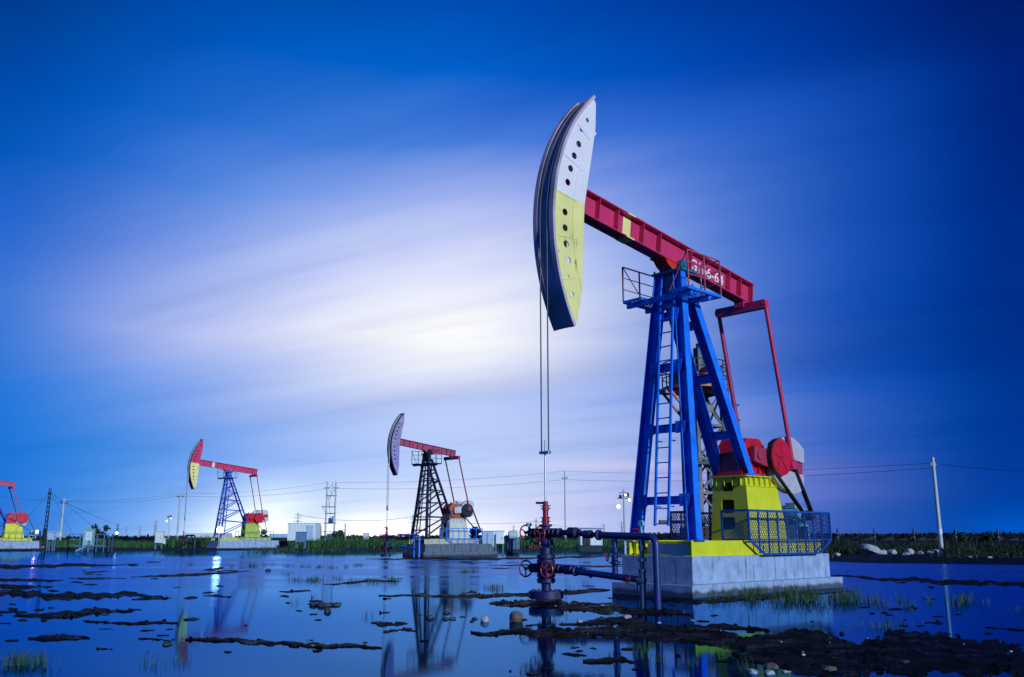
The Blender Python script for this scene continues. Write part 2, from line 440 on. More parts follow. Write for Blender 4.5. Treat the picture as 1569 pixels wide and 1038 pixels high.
    def side(f0, f1):
        holes = []
        for f in [(-.78+.13*i) for i in range(13)]:
            if f0+.03 < f < f1-.03: holes.append(circ(*ang(4.5 if abs(f) < .6 else 4.62, hs*f), .085 if abs(f) < .6 else .06))
        return plate_mesh(head_poly(f0, f1), holes, .024)
    b = MB(BM)
    for f in (-.9, -.6, -.3, .0, .3, .6, .9):
        a = hs*f; p = ang(4.86, a); q = ang(4.55 if abs(f) > .8 else 4.08, a); b.bar((p[0], 0, p[1]+.12), (q[0], 0, q[1]+.12), .5, .02, up=(p[1], 0, -p[0]))
    pr_ = [ang(4.86, hs*(-.95+1.9*i/16)) for i in range(17)]
    for p, q in zip(pr_, pr_[1:]): b.bar((p[0], 0, p[1]+.12), (q[0], 0, q[1]+.12), .03, .52, up=(0, 1, 0))
    hd = b.build('horsehead', C['head_up'], T)
    for nm, f0, f1, cm in (('upper_cheek', .02, .985, C['head_up']), ('lower_cheek', -.985, .02, C['head_low'])):
        me = side(f0, f1)
        for sg in (-1, 1):
            b = MB(BM); b.mesh(me, Matrix.Translation((0, sg*.27, .12)) @ XZ)
            lim = [f0+(f1-f0)*i/14 for i in range(15)]
            for rr_, ww in ((Ro-.06, .05), (Ro-.66, .045)):              # edge strip and welded stiffener
                for fa, fb in zip(lim, lim[1:]):
                    if rr_ < Ro-.5 and max(abs(fa), abs(fb)) > .82: continue
                    p, q = ang(rr_, hs*fa), ang(rr_, hs*fb); b.bar((p[0], sg*.288, p[1]+.12), (q[0], sg*.288, q[1]+.12), ww, .014, up=(0, 1, 0))
            for f in ((.33, .66) if f1 > .5 else (-.66, -.33, .012)):
                p, q = ang(Ro-.1, hs*f), ang(4.12 if abs(f) < .6 else 4.24, hs*f); b.bar((p[0], sg*.287, p[1]+.12), (q[0], sg*.287, q[1]+.12), .035, .011, up=(0, 1, 0))
            b.build(nm, cm, hd)
    b = MB(BM); nseg = 40                                              # curved rope face
    for y0, y1, dr in ((-.33, -.2, .045), (-.2, .2, .012), (.2, .33, .045)):
        vs = []; fs = []
        for i in range(nseg+1):
            a = hs*(-1+2*i/nseg)
            for r, y in ((Ro-.03, y0), (Ro-.03, y1), (Ro+dr, y1), (Ro+dr, y0)):
                p = ang(r, a); vs.append((p[0], y, p[1]+.12))
        for i in range(nseg):
            for k in range(4): fs.append((i*4+k, i*4+(k+1) % 4, i*4+4+(k+1) % 4, i*4+4+k))
        fs += [(3, 2, 1, 0), tuple(nseg*4+k for k in range(4))]
        b._add(vs, fs)
    b.build('rope_face', C['face'], hd)
    # bridle: ropes laid over the face, hanging straight to the carrier bar
    ctr = BM @ Vector((0, 0, .12*1.0)); Re = (Ro+.03)*bs
    zc = D['carrier']
    for sg in (-1, 1):
        b = MB(); pts = []
        a0 = hs*.9-0  # anchored near the top of the head
        atop = hs*.92+tilt
        for i in range(19):
            a = atop*(1-i/18.0); pts.append((ctr.x-Re*math.cos(a), sg*.11*bs, ctr.z+Re*math.sin(a)))
        pts.append((ctr.x-Re, sg*.11*bs, zc)); b.path(pts, D.get('rope_r', .016), 6); b.build('bridle', DARK_STEEL if heavy else PALE, T)
    wx = ctr.x-Re
    MB().box((wx, 0, zc-.03), (.09, .30*bs, .06), bev=.01).build('carrier_bar', STEEL, T)
    MB().tube((wx, 0, D['rod_to']), (wx, 0, zc+.25), D.get('rod_r', .02), 8).build('polished_rod', STEEL, T)
    # pedestal with man-holes
    pt = rz0; pb = skid_top; g = D.get('gs', 1.0)
    x0b, x1b, x0t, x1t = X(3.72)-.27*g, X(3.72)+1.58*g, X(3.72)-.22*g, X(3.72)+1.23*g
    yb, yt = .62*ys, .5*ys
    hgt = pt-pb; sl = math.hypot(hgt, x0t-x0b)
    c = MB()
    outer = [(-yb, 0), (yb, 0), (yt, sl), (-yt, sl)]
    if heavy: holes = [rrect(-.22, sl*.76, .12, sl*.9, .05), rrect(-.26, sl*.42, .14, sl*.63, .07), rrect(-.26, sl*.17, .14, sl*.36, .06)]
    else: holes = [circ(-.05, sl*.66, .2*g), [(-.25*g, .12), (.2*g, .12)]+[(-.02+.22*g*math.cos(R(a)), sl*.2+.22*g*math.sin(R(a))) for a in range(0, 181, 20)]]
    me = plate_mesh(outer, holes, .02)
    up = Vector((x0t-x0b, 0, hgt)).normalized(); sd = Vector((0, -1, 0)); nn = sd.cross(up)
    Mf = Matrix(((sd.x, up.x, nn.x, x0b), (sd.y, up.y, nn.y, 0), (sd.z, up.z, nn.z, pb), (0, 0, 0, 1)))
    c.mesh(me, Mf)
    for sg in (-1, 1):
        # side sheets
        vs = [(x0b, sg*yb, pb), (x1b, sg*yb, pb), (x1t, sg*yt, pt), (x0t, sg*yt, pt)]
        vi = [(v[0], v[1]-sg*.02, v[2]) for v in vs]
        c._add(vs+vi, [(0, 1, 2, 3), (7, 6, 5, 4), (0, 4, 5, 1), (1, 5, 6, 2), (2, 6, 7, 3), (3, 7, 4, 0)])
        for i in range(6):                                            # gussets under the top plate
            x = x0t+.08+(x1t-x0t-.16)*i/5; c.box((x, sg*(yt+.035), pt-.14), (.02, .09, .24))
        c.box(((x0t+x1t)/2, sg*(yt+.02), pt-.275), ((x1t-x0t)*1.0, .05, .02))
    for i in range(4): c.box((x0t-.035, -yt+.12+i*(2*yt-.24)/3, pt-.14), (.08, .02, .24))
    c.frustum((x1b-.02, x1b, -yb, yb, pb), (x1t-.02, x1t, -yt, yt, pt))
    c.box(((x0t+x1t)/2, 0, pt-.012), (x1t-x0t+.2, 2*yt+.2, .024))
    ped = c.build('pedestal', C['ped'], T)
    MB().box(((x0b+x1b)/2+.1, 0, (pb+pt)/2), (.06, 2*yt-.1, hgt-.1)).build('inner_bulkhead', DARK_STEEL, ped)
    bo = None
    for sx in range(6):
        for sg in (-1, 1):
            x = x0t+.05+(x1t-x0t-.1)*sx/5
            if bo is None: bo = MB().tube((0, 0, -.05), (0, 0, .06), .028, 6).build('bolt', STEEL, ped); o = bo
            else: o = bo.copy(); COL.objects.link(o)
            o.location = (x, sg*(yt+.05), pt)
    # gearbox
    gx = x0t+.02; gz = pt; k = g
    c = MB(); prof = [(0, .02), (1.42, .02), (1.42, .4), (1.36, .62), (.98, .98), (.88, 1.04), (.30, 1.02), (.06, .78), (0, .5)]
    c.prism([(gx+p[0]*k, gz+p[1]*k) for p in prof], -.4*k, .4*k)
    c.box((gx+.71*k, 0, gz+.02*k), (1.5*k, .98*k, .04*k)); 
    for sg in (-1, 1):
        for rx in (.12, .42, .74, 1.0, 1.3): c.box((gx+rx*k, sg*.43*k, gz+.25*k), (.03*k, .08*k, .44*k))
        c.box((gx+.71*k, sg*.44*k, gz+.50*k), (1.4*k, .1*k, .05*k))
        c.lathe((gx+.52*k, sg*.40*k, gz+.56*k), (0, sg, 0), [(0, .26*k), (.09*k, .26*k), (.10*k, .17*k), (.16*k, .16*k)], 22)
        c.lathe((gx+1.06*k, sg*.40*k, gz+.52*k), (0, sg, 0), [(0, .15*k), (.1*k, .15*k), (.11*k, .08*k)], 18)
    c.tube((gx+.45*k, 0, gz+1.0*k), (gx+.45*k, 0, gz+1.12*k), .07*k, 12)
    gb = c.build('gearbox', C['gear'], T)
    bo = None
    for i in range(7):
        for sg in (-1, 1):
            if bo is None: bo = MB().tube((0, 0, -.06*k), (0, 0, .06*k), .02*k, 6).build('bolt', DARK_STEEL, gb); o = bo
            else: o = bo.copy(); COL.objects.link(o)
            o.location = (gx+(.1+i*.2)*k, sg*.46*k, gz+.5*k)
    sx_, sz_ = gx+.52*k, gz+.56*k
    # belt pulley on the near side
    px, pz, pr = gx+1.36*k, gz+.54*k, D.get('pr', .5)
    yp = -.72*k
    c = MB(); c.lathe((px, yp-.09, pz), (0, 1, 0), [(0, pr-.05), (0, pr), (.025, pr), (.035, pr-.02), (.145, pr-.02), (.155, pr), (.18, pr), (.18, pr-.05), (.1, pr-.07), (.08, pr-.07)], 40)
    pu = c.build('pulley', C['pulley'], T)
    c = MB(); c.lathe((px, yp-.11, pz), (0, 1, 0), [(0, .1), (0, .12), (.2, .12), (.2, .1)], 24)
    c.tube((px, -.40*k, pz), (px, yp-.13, pz), .05, 14); 
    for i in range(5):
        a = 2*PI*i/5+.3; c.bar((px+.1*math.cos(a), yp-.095, pz+.1*math.sin(a)), (px+(pr-.08)*math.cos(a), yp-.095, pz+(pr-.08)*math.sin(a)), .1, .03, up=(0, 1, 0))
    c.build('hub', C['pulley'], pu)
    mx, mz, mr = D['motor']
    c = MB(); d = Vector((mx-px, 0, mz-pz)); L = d.length; d.normalize(); nrm = Vector((-d.z, 0, d.x)); be = math.asin((pr-mr)/L)
    for sg in (-1, 1):
        n1 = nrm*math.cos(be)*sg+d*math.sin(be)
        a = Vector((px, yp, pz))+n1*(pr+.005); q = Vector((mx, yp, mz))+n1*(mr+.005)
        c.bar(a, q, .13, .03, up=n1)
    a0 = math.atan2(d.z, d.x)
    arc = [a0+PI/2-be+(PI+2*be)*i/20 for i in range(21)]
    arc = [a0+(PI/2-be)+((2*PI-2*(PI/2-be))*i/20) for i in range(21)]
    for t0, t1 in zip(arc, arc[1:]):
        c.bar((px+(pr+.005)*math.cos(t0), yp, pz+(pr+.005)*math.sin(t0)), (px+(pr+.005)*math.cos(t1), yp, pz+(pr+.005)*math.sin(t1)), .13, .03, up=(math.cos(t0), 0, math.sin(t0)))
    c.build('belt', BLACK, T)
    # motor
    c = MB(); c.lathe((mx, yp+.2, mz), (0, 1, 0), [(0, .16), (.03, .24), (.12, .26), (.62, .26), (.66, .22), (.78, .2), (.8, .1)], 22)
    for i in range(14):
        a = 2*PI*i/14; c.bar((mx+.27*math.cos(a), yp+.34, mz+.27*math.sin(a)), (mx+.27*math.cos(a), yp+.8, mz+.27*math.sin(a)), .05, .02, up=(math.cos(a+PI/2), 0, math.sin(a+PI/2)))
    c.box((mx, yp+.5, mz+.3), (.3, .3, .12)); c.box((mx, yp+.5, mz-.28), (.6, .7, .06))
    for sx in (-1, 1): c.bar((mx+sx*.3, yp+.5, mz-.3), (mx+sx*.36, yp+.5, skid_top), .1, .5, up=(0, 1, 0))
    c.tube((mx, yp-.1, mz), (mx, yp+.22, mz), .04, 12)
    mo = c.build('motor', C['motor'], T)
    MB().lathe((mx, yp-.09, mz), (0, 1, 0), [(0, mr), (.18, mr)], 20).build('motor_pulley', DARK_STEEL, mo)
    # cranks, counterweights, pitmans, equaliser
    tail = BM @ Vector((3.2, 0, -.16)); rc = D['rc']; Lp = D['Lp']
    best = None
    for i in range(-900, 900):
        th = i/900*PI; pin = Vector((sx_+rc*math.cos(th), 0, sz_+rc*math.sin(th)))
        e = abs((pin-Vector((tail.x, 0, tail.z))).length-Lp)
        if math.cos(th)*D.get('crank_side', 1) > 0 and (best is None or e < best[0]): best = (e, th, pin)
    th, pin = best[1], best[2]
    u = Vector((math.cos(th), 0, math.sin(th))); v = Vector((-u.z, 0, u.x))
    for sg in (-1, 1):
        y = sg*.58*k
        c = MB()
        def W(a, b): return (sx_+u.x*a+v.x*b, sz_+u.z*a+v.z*b)
        c.prism([W(-.26, -.2), (W(.3, -.24)), W(rc+.75*bs, -.16), W(rc+.75*bs, .16), W(.3, .24), W(-.26, .2)], y-.06, y+.06)
        c.tube((sx_, sg*.3*k, sz_), (sx_, y+sg*.1, sz_), .13*k, 18)
        cr = c.build('crank', C['crank'], T)
        for hb in (-1, 1):
            c = MB(); a0, a1 = rc*.45, rc+.75*bs
            poly = [W(a0, hb*.2), W(a1, hb*.17)]
            for i in range(9):
                f = i/8; poly.append(W(a1+(a0-a1)*f+.0, hb*(.17+.62*bs*math.sin(PI*(.22+.62*f)))))
            c.prism(poly if hb > 0 else poly[::-1], y-.11, y+.11); c.build('counterweight', C['weight'], cr)
        yo = y+sg*.2
        c = MB(); c.tube((pin.x, y, pin.z), (pin.x, yo+sg*.05, pin.z), .07, 14); c.lathe((pin.x, yo-.06, pin.z), (0, 1, 0), [(0, .14), (.12, .14)], 18)
        c.tube((pin.x, yo, pin.z), (tail.x, yo, tail.z), .06 if heavy else .05, 12)
        c.lathe((tail.x, yo-.06, tail.z), (0, 1, 0), [(0, .11), (.12, .11)], 16)
        c.build('pitman', C['pitman'], T)
    c = MB(); c.bar((tail.x, -.82*k, tail.z), (tail.x, .82*k, tail.z), .2, .24); 
    tb = BM @ Vector((3.2, 0, .03)); c.bar(tail, tb, .3, .3, up=(1, 0, 0)); c.build('equalizer', C['beam'], T)
    return T, wx

def guard_cage(label, loc, rz, side, D, mcol):
    """blue guard cage of expanded metal on one long side of the unit"""
    T = thing('guard_fence', label, 'guard fence', loc, rz, 'guard fences round the drive ends')
    z0 = D['z0']; xs = D['xs']; y = side*1.2*D.get('ys', 1.0); ye = side*.42
    xa, xb = 2.45*xs, 6.5*xs
    zt = z0+1.1; zk = z0+.38
    poly = [(xa, zk), (xa+.66, z0+.02), (xb-.66, z0+.02), (xb, zk), (xb, zt), (xa, zt)]
    f = MB(); n = len(poly)
    for i in range(n):
        a, b = poly[i], poly[(i+1) % n]; f.bar((a[0], y, a[1]), (b[0], y, b[1]), .05)
    f.bar((xa, y, zk), (xb, y, zk), .03); f.build('frame', mcol, T)
    for x in (xa, xb):
        e = MB(); e.bar((x, y, zt), (x, ye, zt), .05); e.bar((x, ye, zk), (x, ye, zt), .05); e.bar((x, y, zk), (x, ye, zk), .04)
        e.bar((x, ye, zk), (x+(.62 if x == xa else -.62), ye+side*.02, z0+.02), .04)
        if D['heavy']: diamond_mesh(e, [(ye, zk), (y, zk), (y, zt), (ye, zt)], lambda u, v, x=x: (x, u, v))
        e.build('end_panel', mcol, T)
    m = MB()
    if D['heavy']:
        diamond_mesh(m, poly, lambda u, v: (u, y, v)); m.build('mesh_panel', mat('mesh_navy_paint', (.008, .045, .26), .5, 0, .3), T)
    for i in range(1, 9 if D['heavy'] else 6):
        x = xa+(xb-xa)*i/(9 if D['heavy'] else 6); MB().bar((x, y, z0+.04), (x, y, zt), .035).build('post', mcol, T)
    return T

def concrete_base(label, loc, rz, L, W, h1, h2, mt, joints):
    T = thing('concrete_base', label, 'concrete base', loc, rz, 'concrete pump bases')
    MB().box((L/2, 0, h1/2-.2), (L, W, h1+.4), bev=.015).build('footing', mt, T)
    xs = [.22]+joints+[L-.4]
    for a, b in zip(xs, xs[1:]):
        MB().box(((a+b)/2, 0, (h1+h2)/2), (b-a-.02, W-.3, h2-h1), bev=.014).build('block', mt, T)
    MB().box((L/2-.1, 0, (h1+h2)/2), (L-.9, W-.45, h2-h1-.06)).build('core', DARK_STEEL, T)
    return T

MAINC = dict(skid=YELLOW, tower=BLUE, ladder=BLUE, rail=mat('rail_paint', (.5, .1, .14), .5, 0, .3, (.75, .75, .75), .3, False, 3), cap=TEAL, beam=BEAM_RED,
             stripe=CREAM, saddle=RED_BRIGHT, head_up=mat('head_white_paint', (.84, .72, .72), .45, 0, .1, (.6, .42, .5), .24, True, .8, rust=.4), head_low=CREAM, face=mat('rope_face_paint', (.52, .40, .46), .45, 0, .5, (.75, .55, .6), .25, False, 1.0),
             ped=YELLOW, gear=RED, pulley=RED, motor=mat('pale_blue_paint', (.25, .5, .6), .45, 0, .2, (.1, .1, .12), .3), crank=mat('crank_red_paint', (.42, .03, .07), .45, 0, .25), weight=mat('weight_paint', (.5, .42, .47), .5, 0, .15, (.36, .1, .14), .25), pitman=BEAM_RED)
MAIN = dict(z0=.92, H=8.6, xs=1.0, heavy=True, R=4.9, col=MAINC, ped_top=2.97, tilt=R(8), span=38, text='G166-64', carrier=3.2, rod_to=1.9, motor=(6.3, 1.96, .14), rc=1.45, Lp=4.55, crank_side=1)
concrete_base('large pale concrete base under the big blue and yellow pumpjack', ORG, ROT, 7.0, 2.43, .28, .92, CONC, [2.44, 3.79, 5.18])
pj, WX = pumpjack('largest pumpjack with blue tower, yellow pedestal and raised pale yellow horsehead', ORG, ROT, MAIN)
guard_cage('blue mesh guard cage in front of the yellow pedestal of the largest pumpjack', ORG, ROT, -1, MAIN, mat('rail_navy_paint', (.009, .07, .34), .42, 0, .3, (.02, .03, .06), .25, rust=0.7))
guard_cage('blue mesh guard cage behind the tower legs of the largest pumpjack', ORG, ROT, 1, MAIN, BLUE_DK)

def Lp(x, y, z=0.0): return ORG+AX*x+BY*y+Vector((0, 0, z))

# ------------------------------------------------------------------ wellhead of the big unit and its flow pipes (local frame shared with the unit)
def handwheel(parent, c, axis, r, m):
    w = MB(); ax = Vector(axis).normalized(); w.torus(c, axis, r, r*.11, 24, 6); w.lathe(Vector(c)-ax*.03, axis, [(0, r*.2), (.06, r*.2)], 12)
    _, _, d, a, b = w.frame(c, Vector(c)+ax)
    for i in range(3):
        t = 2*PI*i/3+.5; w.tube(c, Vector(c)+(a*math.cos(t)+b*math.sin(t))*r, r*.09, 6)
    return w.build('handwheel', m, parent)
def flange(mb, c, ax, r, th, nb=8):
    c = Vector(c); ax = Vector(ax).normalized(); mb.lathe(c-ax*th/2, ax, [(0, r*.94), (0.004, r), (th-.004, r), (th, r*.94)], 26)
    _, _, d, a, b = mb.frame(c, c+ax)
    for i in range(nb):
        t = 2*PI*i/nb; p = c+(a*math.cos(t)+b*math.sin(t))*r*.8; mb.tube(p-ax*(th/2+.02), p+ax*(th/2+.02), r*.07, 6)
def wellhead(label, loc, rz, small=False, zs=1.0):
    T = thing('wellhead', label, 'wellhead', loc, rz, 'wellheads below the horseheads')
    m = MB(); flange(m, (0, 0, .14), (0, 0, 1), .37, .16, 14); m.build('base_flange', BLUE_DK, T)
    m = MB(); m.lathe((0, 0, .2), (0, 0, 1), [(0, .1), (.2, .1), (.2, .13), (.9, .13), (.92, .10)], 20)
    for z, r in ((.43, .195), (.54, .195), (.82, .195), (.93, .195)): flange(m, (0, 0, z), (0, 0, 1), r, .085, 10)
    m.build('casing_spool', BLUE_DK, T)
    m = MB(); m.lathe((0, 0, 1.02), (0, 0, 1), [(0, .07), (.02, .1), (.06, .11), (.1, .085), (.12, .07), (.16, .12), (.22, .13), (.27, .12), (.3, .09), (.34, .08), (.36, .11), (.40, .11), (.41, .09), (.52, .09), (.54, .14), (.58, .14)], 20)
    m.box((.0, -.1, 1.22), (.14, .14, .13), bev=.02); v = m.build('master_valve', BLUE_DK, T)
    m = MB(); m.tube((0, 0, 1.22), (-.16, .17, 1.19), .03, 8); m.build('valve_stem', DARK_STEEL, v); handwheel(T, (-.16, .17, 1.19), (-1, -.1, .1), .135, RED_VALVE)
    m = MB(); m.lathe((0, 0, 1.58), (0, 0, 1), [(0, .07), (.03, .075), (.16, .08), (.17, .062), (.30, .06), (.31, .072), (.42, .07), (.43, .055), (.5, .055), (.51, .04)], 18)
    for z in (1.66, 1.74, 1.93, 1.99): m.tube((0, -.15, z), (0, .15, z), .011, 6)
    m.bar((0, .03, 2.05), (-.03, .25, 2.06), .05); m.build('stuffing_box', RED_VALVE, T)
    # cross arms
    m = MB(); m.tube((0, -1.02, 1.42), (0, .52, 1.42), .06, 14)
    for y in (.16, .28, .38, -.16, -.28, -.42): flange(m, (0, y, 1.42), (0, 1, 0), .1, .05, 8)
    m.lathe((0, -.95, 1.42), (0, 1, 0), [(0, .06), (.05, .11), (.25, .11), (.3, .06)], 16)
    m.build('upper_arm', BLUE_DK, T)
    handwheel(T, (-.0, .62, 1.43), (.12, 1, 0), .155, RED_VALVE); handwheel(T, (-.2, -.02, 1.40), (-1, 0, 0), .15, RED_VALVE)
    MB().tube((0, 0, 1.40), (-.2, -.02, 1.40), .03, 8).build('valve_stem', DARK_STEEL, T)
    m = MB(); m.tube((0, .5, .68), (0, -.5, .68), .055, 14)
    for y in (.2, .3, .42, -.2, -.32, -.42): flange(m, (0, y, .68), (0, 1, 0), .1, .05, 8)
    m.lathe((0, -.82, .67), (0, 1, 0), [(0, .05), (.04, .1), (.26, .1), (.32, .055)], 16)
    m.build('lower_arm', BLUE_DK, T)
    handwheel(T, (-.0, .62, .66), (.12, 1, 0), .17, RED_VALVE); handwheel(T, (-.2, -.22, .66), (-1, -.1, 0), .16, RED_VALVE)
    MB().tube((0, -.2, .68), (-.2, -.22, .66), .03, 8).build('valve_stem', DARK_STEEL, T)
    if not small: MB().lathe((0, .52, 1.56), (0, 0, 1), [(-.14, .02), (0, .02), (.0, .06), (.07, .065), (.08, .03)], 14).build('gauge', GLASS, T)
    return T
WLOC = Lp(WX, 0.0)
wellhead('navy blue wellhead with red handwheels and red stuffing box in front of the concrete base', WLOC+Vector((0, 0, .03)), ROT)
PM = thing('pipe_manifold', 'dark blue elbowed flow pipes with red valves standing before the concrete base', 'pipework', WLOC, ROT)
PIPE_B = mat('pipe_blue_paint', (.012, .025, .15), .42, 0, .35, (.03, .03, .05), .3, True, 3, .05, rust=0.8)
m = MB(); zU = 1.40
m.tube((0, -1.02, 1.42), (0, -1.5, zU), .048, 14); flange(m, (0, -1.52, zU), (0, 1, 0), .105, .06, 8)
for y in (-1.14, -1.3): flange(m, (0, y, 1.415), (0, 1, 0), .085, .04, 6)
m.lathe((0, -1.28, 1.415), (0, 1, 0), [(0, .05), (.04, .085), (.12, .085), (.16, .05)], 14)
m.build('valve_run', BLUE_DK, PM)
m = MB(); pts = [(0, -1.52, zU), (0, -2.80, zU-.03)]+[(0, -2.80-.17*math.sin(R(a)), zU-.20+.17*math.cos(R(a))) for a in range(15, 91, 15)]+[(0, -2.97, -.2)]
m.path(pts, .068, 16); m.build('discharge_pipe', PIPE_B, PM)
m = MB(); m.tube((0, -1.93, zU-.02), (0, -1.93, 1.05), .055, 14); flange(m, (0, -1.93, 1.10), (0, 0, 1), .085, .05, 6); m.lathe((0, -1.93, .88), (0, 0, 1), [(0, .04), (.03, .065), (.12, .065), (.15, .04)], 14)
flange(m, (0, -1.93, .86), (0, 0, 1), .085, .05, 6); m.tube((0, -1.93, .9), (0, -1.93, .56), .058, 14); m.tube((0, -1.93, 1.1), (0, -1.93, .86), .03, 10)
m.build('link_pipe', PIPE_B, PM); handwheel(PM, (-.03, -1.76, .98), (-.4, 1, 0), .09, RED_VALVE)
m = MB(); m.tube((0, -.8, .675), (0, -2.5, .56), .066, 14); m.tube((0, -2.3, .57), (0, -2.62, .545), .045, 12); flange(m, (0, -.86, .67), (0, 1, 0), .1, .05, 8); m.box((0, -1.05, .72), (.1, .12, .1), bev=.02); m.box((0, -1.28, .58), (.05, .05, .06))
m.build('lower_pipe', PIPE_B, PM); handwheel(PM, (-.11, -2.33, .57), (-1, .2, 0), .08, RED_VALVE)
m = MB(); m.tube((0, -2.62, -.2), (0, -2.62, .72), .062, 14); flange(m, (0, -2.62, .73), (0, 0, 1), .085, .04, 6); m.tube((0, -2.62, .72), (0, -2.62, 1.1), .045, 12); flange(m, (0, -2.62, .93), (0, 0, 1), .08, .05, 6); m.tube((0, -2.62, 1.1), (0, -2.62, 1.37), .06, 14); flange(m, (0, -2.62, 1.16), (0, 0, 1), .075, .03, 6)
m.lathe((0, -2.48, .54), (0, -1, 0), [(0, .05), (.03, .085), (.16, .085), (.2, .06)], 14)
m.tube((-.02, -2.5, .5), (-.02, -2.5, -.1), .012, 6)
m.build('riser_pipe', mat('pipe_green_paint', (.03, .07, .14), .5, 0, .35, (.05, .05, .04), .35, True, 3), PM); handwheel(PM, (-.06, -2.47, 1.04), (-.7, .8, 0), .085, RED_VALVE)
m = MB(); m.tube((0, -2.62, 1.37), (0, -2.62, 1.56), .016, 8); m.box((0, -2.62, 1.47), (.05, .05, .04)); m.lathe((.03, -2.62, 1.62), (-1, 0, 0), [(0, .06), (.0, .065), (.05, .065), (.05, .055)], 20); m.build('pressure_gauge', GLASS, PM)
MB().tube((.0, -2.56, 1.5), (-.02, -2.44, 1.5), .03, 8).build('gauge_valve', RED_VALVE, PM)

# ------------------------------------------------------------------ the three farther units
def far_loc(px, py): return gnd(px, py)
LC = dict(skid=mat('faded_yellow_paint', (.5, .5, .12), .5, 0, .25, (.2, .12, .06), .3, True, 1.5), tower=mat('deep_blue_paint', (.012, .04, .42), .45, 0, .3, (.03, .03, .05), .25), ladder=BLUE, rail=GALV_BLUE, cap=BLUE, beam=BEAM_RED, stripe=WHITE, saddle=RED,
          head_up=BEAM_RED, head_low=CREAM, face=DARK_STEEL, ped=mat('lime_paint', (.42, .5, .06), .5, 0, .2, (.15, .12, .05), .3, True, 1.5), gear=RED, pulley=RED, motor=BLUE_DK, crank=RED, weight=PALE, pitman=BEAM_RED)
ROT_F = ROT
D1 = dict(z0=1.0, H=9.6, xs=1.15, heavy=False, R=5.1, col=LC, ped_top=3.1, tilt=R(6), span=36, text='G166-63', carrier=3.4, rod_to=1.7, motor=(6.6, 2.0, .15), rc=1.45, Lp=5.1, rope_r=.035, rod_r=.045, gs=1.15, pr=.62)
p1 = gnd(350, 841.5); a1 = Vector((math.sin(AZ), math.cos(AZ), 0))
ORG1 = p1-a1*2.2
def unit(label_p, label_b, label_f, label_w, org, D, L, W, cm, fm, joints, zw=0.0):
    concrete_base(label_b, org, ROT_F, L, W, .35, D['z0'], cm, joints)
    o, wx = pumpjack(label_p, org, ROT_F, D)
    guard_cage(label_f, org, ROT_F, -1, D, fm)
    wellhead(label_w, org+a1*wx, ROT_F, True)
D1['text'] = None
unit('distant pumpjack with deep blue lattice tower and lime pedestal left of the white container', 'concrete base under the deep blue lattice pumpjack', 'guard rail on the base of the deep blue lattice pumpjack',
     'small dark wellhead left of the deep blue lattice pumpjack', ORG1, D1, 8.6, 2.9, CONC, GALV_BLUE, [2.2, 3.6, 5.0, 6.5])
LC2 = dict(LC, skid=mat('rust_stained_cream', (.5, .45, .33), .55, 0, .2, (.25, .1, .05), .4, True, 1.6), tower=mat('dark_navy_steel', (.01, .018, .05), .5, .2, .4, (.04, .03, .03), .25), ladder=DARK_STEEL, rail=DARK_STEEL, cap=DARK_STEEL, saddle=mat('dark_red_paint', (.3, .02, .03), .45),
           beam=mat('dull_red_paint', (.4, .06, .12), .5), head_up=mat('dull_mauve_paint', (.33, .25, .42), .5, 0, .2), head_low=mat('dull_violet_paint', (.3, .24, .45), .5, 0, .2), stripe=BEAM_RED, ped=mat('rust_run_white', (.62, .6, .5), .5, 0, .12, (.2, .09, .04), .36, True, 2.2), gear=ORANGE, pulley=DARK_STEEL, crank=PALE, weight=PALE, motor=BLUE_DK, pitman=mat('dull_red_paint', (.4, .06, .12)))
D2 = dict(z0=.9, H=7.75, xs=.85, ys=.95, heavy=False, R=3.5, col=LC2, ped_top=2.75, tilt=R(6), span=40, text=None, carrier=3.3, rod_to=1.7, motor=(5.6, 1.8, .13), rc=1.05, Lp=3.9, rope_r=.022, rod_r=.03, gs=1.05, pr=.5)
p2 = gnd(648, 853.5); ORG2 = p2-a1*.9
unit('mid distance pumpjack with black lattice tower, rust streaked white pedestal and orange gearbox', 'stained concrete base under the black lattice pumpjack', 'blue guard rail before the rust streaked white pedestal',
     'small blue wellhead left of the black lattice pumpjack', ORG2, D2, 7.0, 2.5, CONC_OLD, BLUE, [1.6, 3.0, 4.4])
LC0 = dict(MAINC, tower=LC['tower'], ladder=BLUE, rail=GALV_BLUE, head_up=BEAM_RED, head_low=BEAM_RED)
D0 = dict(z0=.95, H=7.6, xs=1.0, heavy=False, R=3.6, col=LC0, ped_top=2.95, tilt=R(6), span=36, text=None, carrier=3.3, rod_to=1.7, motor=(6.4, 1.9, .14), rc=1.05, Lp=3.95, rope_r=.03, rod_r=.04, pr=.62, gs=1.15)
p0 = gnd(62, 842.0); ORG0 = p0-a1*7.6
unit('leftmost pumpjack cut by the edge, with yellow pedestal and red gearbox', 'concrete base of the leftmost pumpjack with red and yellow drive', 'guard rail on the base of the leftmost pumpjack',
     'wellhead of the leftmost pumpjack beyond the edge', ORG0, D0, 7.6, 2.6, CONC, GALV_BLUE, [2.4, 4.0, 5.4])

